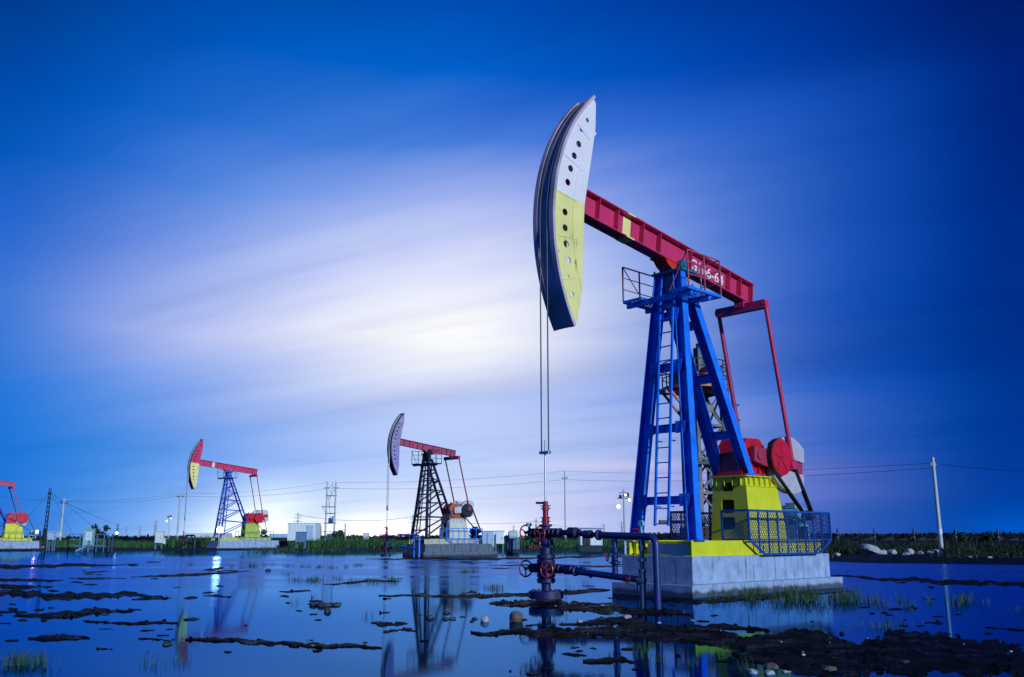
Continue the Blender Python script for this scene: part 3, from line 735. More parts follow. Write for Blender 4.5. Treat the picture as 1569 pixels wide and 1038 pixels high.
# ------------------------------------------------------------------ rusty service tower behind the big unit
dT = 33.0; tb = atd(1084, 824, dT); T = thing('service_tower', 'rusty lattice tower with round railed platform behind the blue legs', 'lattice tower', (tb.x, dT, 0), R(20))
hw = .52; ztop = atd(1084, 600, dT).z
for sx in (-1, 1):
    for sy in (-1, 1): MB().bar((sx*hw, sy*hw, 0), (sx*hw, sy*hw, ztop), .13, .13).build('leg', RUST_GREY if sx < 0 else DARK_STEEL, T)
m = MB(); nb = 5
for i in range(nb):
    za, zb = .5+i*(ztop-.6)/nb, .5+(i+1)*(ztop-.6)/nb
    for sx, sy, ex, ey in ((-1, -1, 1, -1), (1, -1, 1, 1), (1, 1, -1, 1), (-1, 1, -1, -1)):
        m.bar((sx*hw, sy*hw, za), (ex*hw, ey*hw, zb), .06); m.bar((ex*hw, ey*hw, za), (sx*hw, sy*hw, zb), .06); m.bar((sx*hw, sy*hw, zb), (ex*hw, ey*hw, zb), .09)
    m.box((0, -hw-.05, (za+zb)/2), (.26, .03, .26))
m.build('bracing', RUST_GREY, T)
m = MB(); m.lathe((-.25, 0, ztop), (0, 0, 1), [(0, 1.1), (0, 1.2), (.1, 1.2), (.1, 1.1)], 28); m.box((-.9, 0, ztop-.1), (1.4, .5, .14)); m.bar((-1.5, -.3, ztop), (-.5, -.3, ztop-1.1), .08); m.bar((-1.5, .3, ztop), (-.5, .3, ztop-1.1), .08); pf = m.build('platform', ORANGE, T)
m = MB(); pts = [(-.25+1.16*math.cos(2*PI*i/24), 1.16*math.sin(2*PI*i/24)) for i in range(24)]
for i in range(24):
    p, q = pts[i], pts[(i+1) % 24]
    for z in (.45, .75, 1.0): m.bar((*p, ztop+z), (*q, ztop+z), .03)
    if i % 2 == 0: m.bar((*p, ztop+.1), (*p, ztop+1.0), .035)
m.build('railing', DARK_STEEL, pf)
m = MB(); m.box((-.75, -.1, ztop+.4), (.9, .7, .5), bev=.05); m.box((.25, -.2, ztop+.5), (.5, .5, .75), bev=.06); m.tube((-.95, -.55, ztop+.3), (-.3, -.55, ztop+.3), .14, 14); m.build('winch', ORANGE, T)
m = MB(); m.box((.05, .1, ztop+.9), (.34, .34, 1.5), bev=.05); m.tube((.05, .1, ztop+1.6), (.05, .1, ztop+1.8), .1, 12); m.build('mast_head', DARK_STEEL, T)
m = MB()
for sx in (.78, 1.1): m.bar((sx, -.1, .3), (sx, -.1, ztop+.9), .04)
for i in range(int(ztop/.3)): m.bar((.78, -.1, .4+i*.3), (1.1, -.1, .4+i*.3), .025)
for i in range(8): m.torus((.94, -.4, 2.2+i*.55), (0, 0, 1), .33, .016, 16, 5)
m.build('ladder', RUST, T)
m = MB(); m.box((0, 0, 1.1), (1.5, 1.3, 1.2), bev=.03)
for i in range(8): m.box((-.7+i*.2, -.67, 1.1), (.03, .03, 1.15))
m.build('drive_housing', RUST, T)
m = MB(); m.bar((-1.4, -.9, 1.9), (1.6, -.9, 1.9), .09, .12); m.bar((-1.4, .9, 1.9), (1.6, .9, 1.9), .09, .12); m.bar((-1.2, -.8, 3.9), (.7, -.8, 3.9), .07, .1); m.build('guard_bar', DARK_STEEL, T)

# ------------------------------------------------------------------ poles, pylons, wires
def vert(px, pyt, d): b = atd(px, 826, d); return Vector((b.x, d, 0)), atd(px, pyt, d).z
def util_pole(px, pyt, d, label, r=.16, arms=((.35, 1.6),), mt=POLE, band=True):
    b, h = vert(px, pyt, d); T = thing('utility_pole', label, 'utility pole', b, 0, 'power poles along the horizon')
    MB().tube((0, 0, -.3), (0, 0, h), r, 12, r*.72).build('shaft', mt, T)
    for dz, w in arms:
        m = MB(); m.bar((-w/2, 0, h-dz), (w/2, 0, h-dz), .09, .11); m.build('crossarm', DARK_STEEL, T)
        for x in (-w*.45, 0 if dz < .2 else w*.2, w*.45): MB().lathe((x, 0, h-dz+.05), (0, 0, 1), [(0, .03), (.08, .03), (.1, .07), (.16, .06), (.18, .09), (.24, .05), (.3, .03)], 8).build('insulator', PALE, T)
    if band: MB().tube((0, 0, 1.6), (0, 0, 2.0), r*1.02, 12).build('marker_band', WHITE, T)
    return b, h
b1, h1 = util_pole(92, 764, 150, 'pale utility pole with one wide crossarm near the left edge', .18, ((.5, 2.2), (.75, 1.6)))
b2, h2 = util_pole(271.5, 757, 150, 'slender pale pole just left of the deep blue lattice pumpjack', .17, ((.45, 1.2),))
b3, h3 = util_pole(866.5, 722, 150, 'thin white pole beside the red stuffing box', .13, ((1.2, .9),))
b4, h4 = util_pole(1441, 701, 72, 'bare white leaning pole standing alone on the right', .17, ((.75, .35),))
util_pole(528.5, 802, 160, 'short bare concrete post right of the twin pole transformer', .16, (), band=False)
# twin-pole transformer stand
dH = 150; bl, hh = vert(498, 738, dH); br, _ = vert(511.5, 738, dH); wv = br.x-bl.x
T = thing('transformer_stand', 'twin pole stand carrying a transformer in front of the bright horizon', 'transformer stand', (bl.x, dH, 0))
for x in (0, wv): MB().tube((x, 0, -.3), (x, 0, hh), .15, 12, .11).build('pole', POLE, T)
zz = lambda py: atd(505, py, dH).z
for py, x0, x1 in ((748, -.5, .5), (748, wv-.5, wv+.5), (760, -.2, wv+.2), (777, -.8, wv+.2), (787, -.2, wv+.2), (802, -.3, wv+.3)):
    MB().bar((x0, 0, zz(py)), (x1, 0, zz(py)), .1, .13).build('crossarm', DARK_STEEL, T)
m = MB(); m.box((wv/2+.1, 0, zz(798)), (.75, .6, .8), bev=.08); 
for i in range(5): m.box((wv/2-.2+i*.15, -.36, zz(798)), (.04, .16, .6))
for i in (-1, 0, 1): m.lathe((wv/2+.1+i*.2, 0, zz(798)+.4), (0, 0, 1), [(0, .05), (.1, .07), (.2, .04), (.3, .03)], 8)
m.tube((wv/2+.35, 0, zz(798)+.55), (wv/2+.75, 0, zz(798)+.65), .12, 10); m.build('transformer', GALV_BLUE, T)
m = MB(); m.box((wv/2, 0, 1.4), (.85, .5, 1.1), bev=.03); m.build('meter_box', GALV_BLUE, T)
m = MB()
for p, q in (((.0, 0, zz(750)), (wv/2, .1, zz(790))), ((wv, 0, zz(748)), (.2, .1, zz(765))), ((wv*.6, .1, zz(738)), (wv*.3, .1, zz(778))), ((-.6, 0, zz(778)), (0, 0, zz(787)))): m.bar(p, q, .045)
m.build('stay_wire', DARK_STEEL, T)
m = MB()
for z in (.7, 1.4): m.bar((-1.4, -.6, z+.9), (wv+1.0, -.6, z+.9), .06)
for i in range(6): m.bar((-1.4+i*(wv+2.4)/5, -.6, 0), (-1.4+i*(wv+2.4)/5, -.6, 2.3), .06)
m.build('guard_rail', DARK_STEEL, T)
# lattice mast and guy wires by the left unit
dM = 92; bm_, hm = vert(69.5, 748, dM)
T = thing('lattice_mast', 'dark lattice mast with guy wires right of the leftmost pumpjack', 'mast', bm_)
m = MB()
for sx, sy in ((-.16, -.16), (.16, -.16), (0, .18)): m.bar((sx, sy, 0), (sx*.6, sy*.6, hm), .06)
nz = int(hm/.45)
for i in range(nz):
    z = i*.45; k = 1-.4*z/hm; m.bar((-.16*k, -.16*k, z), (.16*k, -.16*k, z+.45), .035); m.bar((.16*k, -.16*k, z), (0, .18*k, z+.45), .035); m.bar((0, .18*k, z), (-.16*k, -.16*k, z+.45), .035)
m.build('shaft', DARK_STEEL, T)
m = MB()
for dx, dy in ((-5.2, 1.5), (3.2, .5), (6.5, 2.0)): m.tube((0, 0, hm-.4), (dx, dy, .4), .014, 5)
m.build('guy_wire', DARK_STEEL, T)
m = MB(); m.box((.05, -.3, 1.6), (.3, .25, 1.3)); m.tube((.2, -.4, .3), (.3, -.5, 3.4), .07, 8); m.tube((-.2, -.4, .3), (-.35, -.5, 2.0), .09, 8); m.build('cable_box', DARK_STEEL, T)
# floodlight masts
LAMP = emit('floodlight_glow', (1.0, .93, .85), 6)
def flood_mast(px, pyt, d, label, n, r=.1):
    b, h = vert(px, pyt, d); T = thing('floodlight_mast', label, 'floodlight mast', b, 0, 'floodlight masts')
    MB().tube((0, 0, -.2), (0, 0, h), r, 10, r*.7).build('shaft', POLE, T)
    m = MB(); m.bar((-.55, 0, h-.75), (.6, 0, h-.75), .07); m.bar((-.4, 0, h-.3), (.4, 0, h-.3), .06)
    m.box((.28, -.1, h-.5), (.3, .2, .3)); m.box((-.3, -.1, h-.6), (.25, .2, .25)); m.build('bracket', DARK_STEEL, T)
    for x, z, rr in ((-.42, -1.4, .17), (.5, -.85, .11), (.2, -.45, .09))[:n]:
        m = MB(); m.lathe((x, -.1, h+z), (-.35, -.9, -.2), [(0, .06), (.06, rr*.7), (.18, rr)], 16); hd = m.build('lamp_housing', STEEL, T)
        m = MB(); m.lathe((x-.0-.068, -.1-.175, h+z-.039), (-.35, -.9, -.2), [(0, rr*.92), (.02, rr*.92)], 16); m.build('lens', LAMP, hd)
flood_mast(957.5, 750, 78, 'white floodlight mast with lit round lamps left of the blue tower', 3)
flood_mast(257.5, 788, 200, 'small distant floodlight mast left of the slender pale pole', 2, .12)
# small lamps: floodlight by the deep blue unit, red lamp by the leftmost unit, site lamps
def lamp_post(name, px, py, d, label, col, strength, rad, watts):
    p = atd(px, py, d); T = thing(name, label, 'lamp', (p.x, d, 0), 0, 'lit site lamps')
    MB().tube((0, 0, 0), (0, .1, p.z-.1), .04, 8).build('stand', DARK_STEEL, T)
    MB().lathe((0, .1, p.z), (0, -1, -.05), [(0, .05), (.08, rad*.9), (.16, rad)], 16).build('lamp_housing', STEEL, T)
    m = MB(); m.lathe((0, -.05, p.z), (0, -1, -.05), [(0, rad*.9), (.03, rad*.85), (.06, rad*.4)], 16); m.build('lens', emit(name+'_glow', col, strength), T)
    if watts:
        l = bpy.data.lights.new(name+'_light', 'POINT'); l.energy = watts; l.color = col; l.shadow_soft_size = rad
        o = bpy.data.objects.new(name+'_light', l); COL.objects.link(o); o.parent = T; o.location = (0, -.45, p.z)
lamp_post('floodlight', 337, 812, 96, 'dazzling white floodlight on the near corner of the deep blue lattice pumpjack', (.95, .97, 1.0), 3, .36, 150)
lamp_post('warning_lamp', 57, 815, 112, 'glowing red and white lamp right of the leftmost pumpjack', (1, .35, .4), 6, .2, 120)
lamp_post('site_lamp', 179.5, 817, 140, 'small yellowish lamp beside the stair platform', (1, .8, .5), 20, .16, 0)
lamp_post('site_lamp', 570, 818, 240, 'bright lamp low on the horizon left of the black lattice pumpjack', (.9, .95, 1), 60, .6, 0)
lamp_post('site_lamp', 724, 819, 200, 'tiny red lamp behind the black lattice pumpjack', (1, .15, .2), 20, .25, 0)
# pylons far away
def pylon_proto():
    T = thing('pylon', 'x', 'pylon', (0, 0, 0), 0, 'far pylons on the horizon'); m = MB(); h = 30.0; w0, w1 = 2.6, .55
    k = lambda z: w0+(w1-w0)*min(1, z/22.0)
    for sx in (-1, 1):
        for sy in (-1, 1): m.bar((sx*w0, sy*w0, 0), (sx*w1, sy*w1, 22), .42); m.bar((sx*w1, sy*w1, 22), (sx*.2, sy*.2, h), .36)
    z = 0
    while z < 21:
        z2 = min(22, z+k(z)*1.6)
        for sy in (-1, 1):
            m.bar((-k(z), sy*k(z), z), (k(z2), sy*k(z2), z2), .24); m.bar((k(z), sy*k(z), z), (-k(z2), sy*k(z2), z2), .24); m.bar((-k(z2), sy*k(z2), z2), (k(z2), sy*k(z2), z2), .2)
        z = z2
    m.build('lattice', mat('pylon_steel', (.16, .19, .25), .5, .3, .2), T)
    m = MB()
    for z, w in ((19.5, 5.2), (23.5, 4.4), (27, 3.4)):
        m.bar((-w, 0, z), (w, 0, z), .4, .35); m.bar((-w, 0, z), (0, 0, z+1.6), .25); m.bar((w, 0, z), (0, 0, z+1.6), .25)
    m.build('crossarm', MATS['pylon_steel'], T); return T
pyl = [(179, 803, 'far pylon above the stair platform'), (193, 806, 'far pylon right of the one above the stair platform'), (213.5, 806, 'faint pylon between the stair platform and the white cabinet'), (237, 798, 'taller faint pylon just left of the white rust stained cabinet'),
       (455, 787, 'pylon rising straight behind the white container'), (632, 790, 'pylon just left of the black lattice tower'), (821.5, 796, 'pylon left of the red stuffing box'), (787, 806, 'tiny pylon right of the pale cabinets'),
       (925.5, 804, 'pylon above the white shed with a dark door'), (953, 800, 'pylon directly behind the white floodlight mast'), (491, 806, 'tiny pylon at the left foot of the transformer stand'), (1313, 811, 'faint pylon right of the guard cage')]
pp = pylon_proto(); wirepts = []
for i, (px, py, lb) in enumerate(pyl):
    z_px = 824-py; d = min(2200, 28.6*FF/max(z_px, 8)); b = atd(px, 824, d)
    o = pp if i == 0 else dup(pp, (b.x, d, 0))
    o.location = (b.x, d, 0); o.rotation_euler = (0, 0, R(-15+(i*37) % 40)); o['label'] = lb
def wire(name, label, pts, r, sag):
    m = MB(); path = []
    for p, q in zip(pts, pts[1:]):
        for i in range(16):
            t = i/16; v = Vector(p).lerp(Vector(q), t); v.z -= sag*4*t*(1-t); path.append(v)
    path.append(Vector(pts[-1])); m.path(path, r, 5); o = m.build(name, DARK_STEEL); return tag(o, label, 'power line', 'power lines between the poles')
A_ = lambda px, py, d=150: atd(px, py, d)
wire('power_line', 'upper power line sagging from pole to pole across the field', [A_(-40, 752), A_(97, 766), A_(274, 756.5), A_(502, 739.5), A_(516, 739.5), A_(866, 722), A_(1430, 710, 72), A_(1800, 712, 60)], .015, .55)
wire('power_line', 'lower power line running under the upper one across the field', [A_(99, 768.5), A_(275, 760), A_(502, 749), A_(516, 748.5), A_(866, 735), A_(1432, 717, 72)], .018, .6)
wire('power_line', 'slack line dropping from the wide crossarm pole toward the far pylons', [A_(101, 771), A_(183, 805, 420)], .04, .3)
wire('power_line', 'faint high voltage line between the pylons behind the white container', [A_(455, 789, 900), A_(632, 792, 1000), A_(821, 799, 1100), A_(925, 806, 1500)], .16, 5)

# striped marker posts on the right
mp = None
for i, px in enumerate((1284, 1340.5, 1401, 1465, 1530)):
    d = 118; b = atd(px, 826, d); lbs = ['striped marker post nearest the guard cage', 'second striped marker post from the guard cage', 'striped marker post nearest the leaning pole on its left', 'striped marker post just right of the leaning pole', 'striped marker post nearest the right edge']
    if mp is None:
        mp = thing('marker_post', lbs[0], 'marker post', (b.x, d, 0), 0, 'striped marker posts in the grass')
        MB().tube((0, 0, 0), (0, 0, 2.45), .13, 8).build('post', DARK_STEEL, mp)
        for z in (1.3, 1.8, 2.2): MB().tube((0, 0, z), (0, 0, z+.2), .135, 8).build('band', CONC_OLD, mp)
    else: dup(mp, (b.x, d, 0), 0, lbs[i])

# ------------------------------------------------------------------ cabins and cabinets
def ribbed_box(name, label, cat, px0, px1, pyt, pyb, d, mt, group=None, depth=None, legs=0.0, rib=.35, roof=None, door=None, rz=0.0):
    a, b = atd(px0, 824, d), atd(px1, 824, d); w = b.x-a.x; zt = atd(px0, pyt, d).z; zb = max(atd(px0, pyb, d).z, 0.02)
    dp = depth or w*.6; T = thing(name, label, cat, ((a.x+b.x)/2, d, 0), rz, group)
    m = MB(); z0 = zb+legs; m.box((0, dp/2, (z0+zt)/2), (w, dp, zt-z0), bev=.03)
    if rib:
        for i in range(int(w/rib)+1):
            x = -w/2+.06+i*(w-.12)/max(1, int(w/rib)); m.box((x, -.015, (z0+zt)/2), (.06, .04, zt-z0-.16))
    m.build('body', mt, T)
    m = MB(); m.box((0, dp/2, zt+.04), (w+.12, dp+.14, .08), bev=.015); m.build('roof', roof or mt, T)
    if door:
        dx, dw, dm = door; dd = MB().box((dx*w, -.05, z0+(zt-z0)*.46), (dw*w, .05, (zt-z0)*.88), bev=.01).build('door', dm, T)
        MB().box((dx*w+dw*w*.38, -.09, z0+(zt-z0)*.45), (.05, .04, .16)).build('handle', STEEL, dd)
    if legs:
        for sx in (-1, 1):
            for y in (.08, dp-.08): MB().bar((sx*(w/2-.07), y, 0), (sx*(w/2-.07), y, z0), .08).build('leg', GALV_BLUE, T)
    else: MB().box((0, dp/2, zb/2), (w*.94, dp*.94, max(zb, .02))).build('skid_base', DARK_STEEL, T)
    return T
CABW = mat('cabin_white', (.78, .78, .8), .5, 0, .06, (.5, .5, .52), .2, True, .8, rust=0.5)
CABB = mat('cabinet_pale_blue', (.42, .55, .68), .45, 0, .1, (.3, .32, .36), .2, True, 1.2, rust=0.5)
ribbed_box('site_container', 'large white ribbed container right of the deep blue lattice pumpjack', 'container', 440, 483, 802.5, 829, 122, CABW, None, 3.2, 0, .35, None, (.3, .24, CABB))
ribbed_box('cabinet', 'narrow blue grey cabinet standing against the large white container', 'cabinet', 453, 467.5, 816, 833, 112, GALV_BLUE, 'outdoor electric cabinets', .8, .15, 0)
ribbed_box('cabinet', 'tall pale cabinet with small emblem right of the black lattice pumpjack', 'cabinet', 739, 757, 815, 843, 74, CABB, 'outdoor electric cabinets', .8, .25, 0, None, (.18, .5, CABB))
ribbed_box('cabinet', 'paler cabinet on tall legs, right neighbour of the tall pale cabinet', 'cabinet', 758.5, 772, 814.5, 842, 76, CABW, 'outdoor electric cabinets', .6, .42, 0, None, (0, .8, CABW))
ribbed_box('cabinet', 'white rust stained cabinet on legs left of the slender pale pole', 'cabinet', 237, 249.5, 815, 838, 106, mat('rust_stained_white', (.7, .66, .55), .5, 0, .1, (.4, .15, .05), .3, False, 1.2), 'outdoor electric cabinets', .5, .4, 0, None, (0, .8, WHITE))
ribbed_box('cabinet', 'small white box low beside the rust stained cabinet', 'cabinet', 250, 253, 826, 834, 106, WHITE, 'outdoor electric cabinets', .3, .0, 0)
ribbed_box('cabinet', 'rounded pale blue tank cabinet right of the dark lattice mast', 'cabinet', 72, 82, 816, 832, 96, CABB, 'outdoor electric cabinets', .6, .3, 0)
ribbed_box('cabinet', 'pale green control cabinet behind the stair platform railing', 'cabinet', 127, 141, 811.5, 842, 102, mat('pale_green_paint', (.3, .5, .48), .5, 0, .1), 'outdoor electric cabinets', .7, .3, 0)
ribbed_box('equipment_box', 'low grey fenced equipment box right of the two pale cabinets', 'equipment box', 775, 796, 826, 842, 84, GALV_BLUE, None, 1.2)
ribbed_box('shed', 'white shed with dark open doorway seen through the wellhead pipes', 'shed', 889, 923, 811, 836, 92, CABW, None, 2.2, 0, .45, mat('shed_blue_trim', (.03, .06, .3), .5), (-.22, .34, DARK_STEEL))
ribbed_box('low_building', 'long low white building glowing behind the slender pale pole', 'building', 282, 345, 817.5, 824, 330, WHITE, None, 8, 0, 1.5)
ribbed_box('low_building', 'low grey building with pale roof right of the deep blue lattice pumpjack', 'building', 412, 440, 818.5, 824, 330, CABB, None, 8, 0, 1.5)
ribbed_box('low_building', 'tiny white hut low on the bright horizon left of the black lattice pumpjack', 'building', 556, 564, 817.5, 827, 170, WHITE, None, 1.5, 0, 0)
ribbed_box('low_building', 'small pale hut just right of the wide crossarm pole base', 'building', 83, 91, 814.5, 824, 200, CABB, None, 3, 0, 0)
# tank by the fenced box
pT = atd(786, 820, 83); T = thing('small_tank', 'small round grey tank on the low fenced box', 'tank', (pT.x, 83, 0))
MB().lathe((-.45, .4, pT.z), (1, 0, 0), [(0, .1), (.06, .32), (.14, .38), (.8, .38), (.88, .32), (.94, .1)], 20).build('shell', PALE, T)
m = MB()
for x in (-.25, .25): m.box((x, .4, (pT.z+.75)/2-.2), (.08, .5, pT.z+.1))
m.build('saddle', DARK_STEEL, T)
# stair platform with railings at left
dS = 92; a = atd(106, 824, dS); b = atd(178, 824, dS); T = thing('stair_platform', 'grey railed work platform with steps left of the white rust stained cabinet', 'platform', (a.x, dS, 0)); w = b.x-a.x
zt, zd = atd(106, 819, dS).z, atd(106, 836, dS).z
for x0, x1, nm in ((0, .24*w, 'railing'), (.44*w, .75*w, 'railing')):
    m = MB()
    for z in (zt, (zt+zd)/2+.05, zd): m.bar((x0, 0, z), (x1, 0, z), .07)
    for x in (x0, x1, (x0+x1)/2 if x1-x0 > 1.3 else x0): m.bar((x, 0, 0), (x, 0, zt), .07)
    m.build(nm, GALV_BLUE, T)
m = MB(); m.box((.45*w, .5, zd-.06), (.6*w, 1.0, .08)); 
for x in (.18*w, .74*w): m.bar((x, .9, 0), (x, .9, zt), .07)
m.bar((.18*w, .95, zt), (.75*w, .95, zt), .06); m.build('deck', GALV_BLUE, T)
m = MB(); m.bar((.42*w, -.2, zd), (.26*w, -1.0, .05), .08, .2); m.bar((.42*w, .5, zd), (.3*w, -.4, .05), .08, .2)
for i in range(4): t = (i+.5)/4; m.box((.42*w-.14*w*t, .15-.85*t, zd*(1-t)), (.3, .7, .04))
m.build('steps', GALV_BLUE, T)
m = MB(); m.tube((.93*w, 0, 0), (.93*w, 0, zt), .1, 8); m.tube((.82*w, .4, 0), (.82*w, .4, zt-.2), .12, 8); m.tube((.55*w, .4, 0), (.55*w, .4, zd+.3), .13, 8); m.build('riser', BLUE_DK, T)
pS = atd(136, 822, dS-.5); T = thing('notice_board', 'tilted white notice board fixed before the stair platform railing', 'notice board', (pS.x, dS-.5, 0), R(6))
m = MB(); m.box((0, 0, pS.z), (.58, .04, .78)); m.build('panel', WHITE, T)
m = MB()
for i in range(6): m.box((-.02+.03*(i % 2), -.026, pS.z+.26-i*.09), (.4-.06*(i % 3), .006, .018))
m.build('text_lines', GALV_BLUE, T)
m = MB(); m.bar((0, .05, 0), (0, .05, pS.z), .06); m.build('post', GALV_BLUE, T)
# pipe frame right of far wellhead of unit 1
pF = ORG1+a1*(-3.6)
T = thing('pipe_manifold', 'dark pipe frame beside the small wellhead of the deep blue pumpjack', 'pipework', (pF.x+1.0, pF.y-.6, 0), ROT_F)
m = MB(); m.path([(0, 1, 1.6), (0, -1.2, 1.6), (0, -1.4, 1.5), (0, -1.4, 0)], .09, 8); m.path([(0, 1, .8), (0, -1.2, .7)], .09, 8); m.tube((0, -.6, 0), (0, -.6, 1.6), .09, 8); m.build('pipe', BLUE_DK, T)
pF = ORG2+a1*(-.75)
T = thing('pipe_manifold', 'blue pipe frame beside the small wellhead of the black lattice pumpjack', 'pipework', (pF.x+.2, pF.y-.5, 0), ROT_F)
m = MB(); m.path([(0, 1, 1.55), (0, -1.3, 1.5), (0, -1.45, 1.4), (0, -1.45, 0)], .07, 8); m.path([(0, 1, .75), (0, -1.2, .6)], .07, 8); m.tube((0, -.9, 0), (0, -.9, 1.5), .07, 8); m.build('pipe', BLUE, T)
handwheel(T, (-.12, -.3, 1.52), (-1, 0, 0), .14, RED_VALVE); handwheel(T, (-.1, -.9, .95), (-1, 0, 0), .12, RED_VALVE)

# ------------------------------------------------------------------ ground, puddles, mud
ISL = [  # banks of mud, read off the site as (list of (x,y) on the plan view), half thickness, height m
    ([(-200, 846), (0, 846.5), (200, 847), (420, 847.5), (600, 848)], 3.2, .10), ([(560, 856), (700, 858), (900, 853), (1000, 852)], 2.2, .06),
    ([(-200, 869), (0, 868), (130, 866.5), (215, 866)], 3.0, .05), ([(125, 877), (165, 875.5)], 1.6, .03), ([(200, 884), (300, 881), (385, 876)], 2.2, .03), ([(105, 886.5), (195, 886)], 1.8, .03),
    ([(-100, 890), (40, 889), (98, 890)], 2.6, .04), ([(-100, 898), (0, 899), (60, 901)], 4.0, .05), ([(-100, 909), (0, 909), (110, 913), (190, 912), (250, 917)], 6.5, .07), ([(200, 919), (262, 917)], 2.2, .03),
    ([(-60, 938), (0, 938), (42, 937)], 3.6, .04), ([(20, 945), (100, 941), (160, 939), (216, 937)], 5.5, .06), ([(128, 953.5), (200, 955), (275, 954)], 3.0, .04), ([(42, 980), (90, 977), (138, 977)], 4.6, .05),
    ([(283, 979), (340, 979), (405, 985), (470, 988), (585, 993)], 5.5, .06), ([(212, 979), (250, 980)], 1.8, .03), ([(495, 895), (560, 892.5), (615, 891.5)], 2.4, .04), ([(580, 914), (680, 914), (760, 913), (830, 911)], 4.0, .05), ([(310, 875), (345, 871)], 1.8, .02), ([(310, 913), (340, 912)], 1.6, .03), ([(425, 907), (470, 906.5)], 1.8, .03),
    ([(470, 926), (525, 926)], 3.2, .03), ([(575, 957.5), (625, 957)], 3.2, .03), ([(610, 966), (640, 967.5)], 2.2, .03), ([(750, 928), (850, 927), (930, 930), (1030, 941), (1062, 945)], 9.5, .10), ([(755, 912), (850, 909), (935, 905)], 4.5, .05),
    ([(855, 957), (930, 952), (1010, 957)], 8.0, .05), ([(720, 971), (800, 972), (900, 974), (1000, 966), (1100, 963), (1180, 968)], 9.0, .08), ([(1030, 972), (1130, 985), (1250, 1000), (1400, 1004), (1569, 1014), (1750, 1022)], 30.0, .12), ([(1120, 1008), (1250, 1014), (1420, 1016), (1569, 1020), (1700, 1026)], 20.0, .10), ([(880, 968), (980, 972), (1080, 982), (1180, 986)], 14.0, .08), ([(892, 1016), (950, 1013), (972, 1016)], 6.0, .06), ([(860, 1002), (900, 1005)], 2.4, .03), ([(805, 1034), (825, 1033)], 3, .03),
    ([(1262, 882), (1330, 884), (1450, 893), (1569, 896), (1750, 900)], 5.0, .06), ([(1288, 1009), (1330, 1012)], 3, .05), ([(930, 916), (1062, 921), (1180, 915), (1310, 906)], 3.2, .03), ([(1430, 956), (1445, 956)], 1.8, .03), ([(1510, 962), (1569, 966), (1700, 968)], 2.0, .03), ([(1360, 935), (1385, 935)], 2.0, .03),
    ([(780, 946), (805, 951)], 4, .02), ([(740, 866.5), (900, 868), (960, 868)], 1.6, .03)]
RNG = np.random.RandomState(3)
BANKS = list(ISL)
for _ in range(150):                                                 # clods and slivers around the banks
    pts, th, hg = BANKS[RNG.randint(len(BANKS))]; x = RNG.uniform(max(pts[0][0], -40)-25, min(pts[-1][0], 1610)+25); y = np.interp(x, [p[0] for p in pts], [p[1] for p in pts])+RNG.normal(0, th*1.1+3)
    if y < 858: continue
    l = RNG.uniform(2, 14); ISL.append(([(x-l, y), (x+l, y+RNG.uniform(-1, 1))], RNG.uniform(.6, 1.8)*(1+(y-860)/170), .02))
for _ in range(45):
    x = RNG.uniform(0, 1569); y = 862+RNG.uniform(0, 1)**.8*150; l = RNG.uniform(2, 10)
    ISL.append(([(x-l, y), (x+l, y+RNG.uniform(-1, 1))], RNG.uniform(.6, 1.4)*(1+(y-860)/170), .02))
def vnoise(u, step):
    k = RNG.uniform(-1, 1, 2400); return np.interp((u+400)/step, np.arange(2400), k)
azs = np.radians(np.concatenate([np.linspace(-180, -46, 24, endpoint=False), np.linspace(-46, -33, 60, endpoint=False), np.linspace(-33, 33, 900), np.linspace(33, 46, 61)[1:], np.linspace(46, 180, 24)[1:]]))
ds = np.concatenate([[.6, 1.5, 3.0], np.geomspace(4.5, 75, 400), np.geomspace(77, 4500, 60)])
AA, DD = np.meshgrid(azs, ds); GX, GY = DD*np.sin(AA), DD*np.cos(AA)
zc_ = GY*math.cos(PITCH)-CZ*math.sin(PITCH); ok = zc_ > .5
U = np.where(ok, FW/2+FF*GX/np.where(ok, zc_, 1), -9999); V = np.where(ok, 519-FF*(-GY*math.sin(PITCH)-CZ*math.cos(PITCH))/np.where(ok, zc_, 1), 9999)
prof = np.full(GX.shape, -1.5); hh_ = np.full(GX.shape, .03)
for pts, th, hg in ISL:
    xs_ = np.array([p[0] for p in pts], float); ys_ = np.array([p[1] for p in pts], float)
    sel = (U > xs_[0]-20) & (U < xs_[-1]+20) & (V > ys_.min()-4*th) & (V < ys_.max()+4*th)
    u = U[sel]; L_ = xs_[-1]-xs_[0]
    tf_ = min(th, 7.0)
    dv = V[sel]-np.interp(u, xs_, ys_)-th*.35*vnoise(u, 60)-tf_*(.28*vnoise(u, 19)+.14*vnoise(u, 7))
    up_ = np.maximum(th*(.8+.45*vnoise(u, 44))+tf_*.3*vnoise(u, 10), .12*th); dn_ = np.maximum(th*(.8+.45*vnoise(u, 44))+tf_*.3*vnoise(u, 10), .12*th)
    end = np.minimum(u-xs_[0], xs_[-1]-u); ta = np.clip(end/max(6.0, L_*.34), -1, 1)
    tt = np.where(dv < 0, up_, dn_)*np.sqrt(np.clip(ta, .02, 1)); q = np.where(ta < 0, -1.5, np.clip(1-(dv/tt)**2, -1.5, 1))
    better = q > prof[sel]; hs_ = hh_[sel]; hh_[sel] = np.where(better & (q > -.6), hg, hs_); prof[sel] = np.maximum(prof[sel], q)
N1 = np.zeros(GX.shape); N2 = np.zeros(GX.shape); near = (DD < 80) & (np.abs(AA) < R(47))
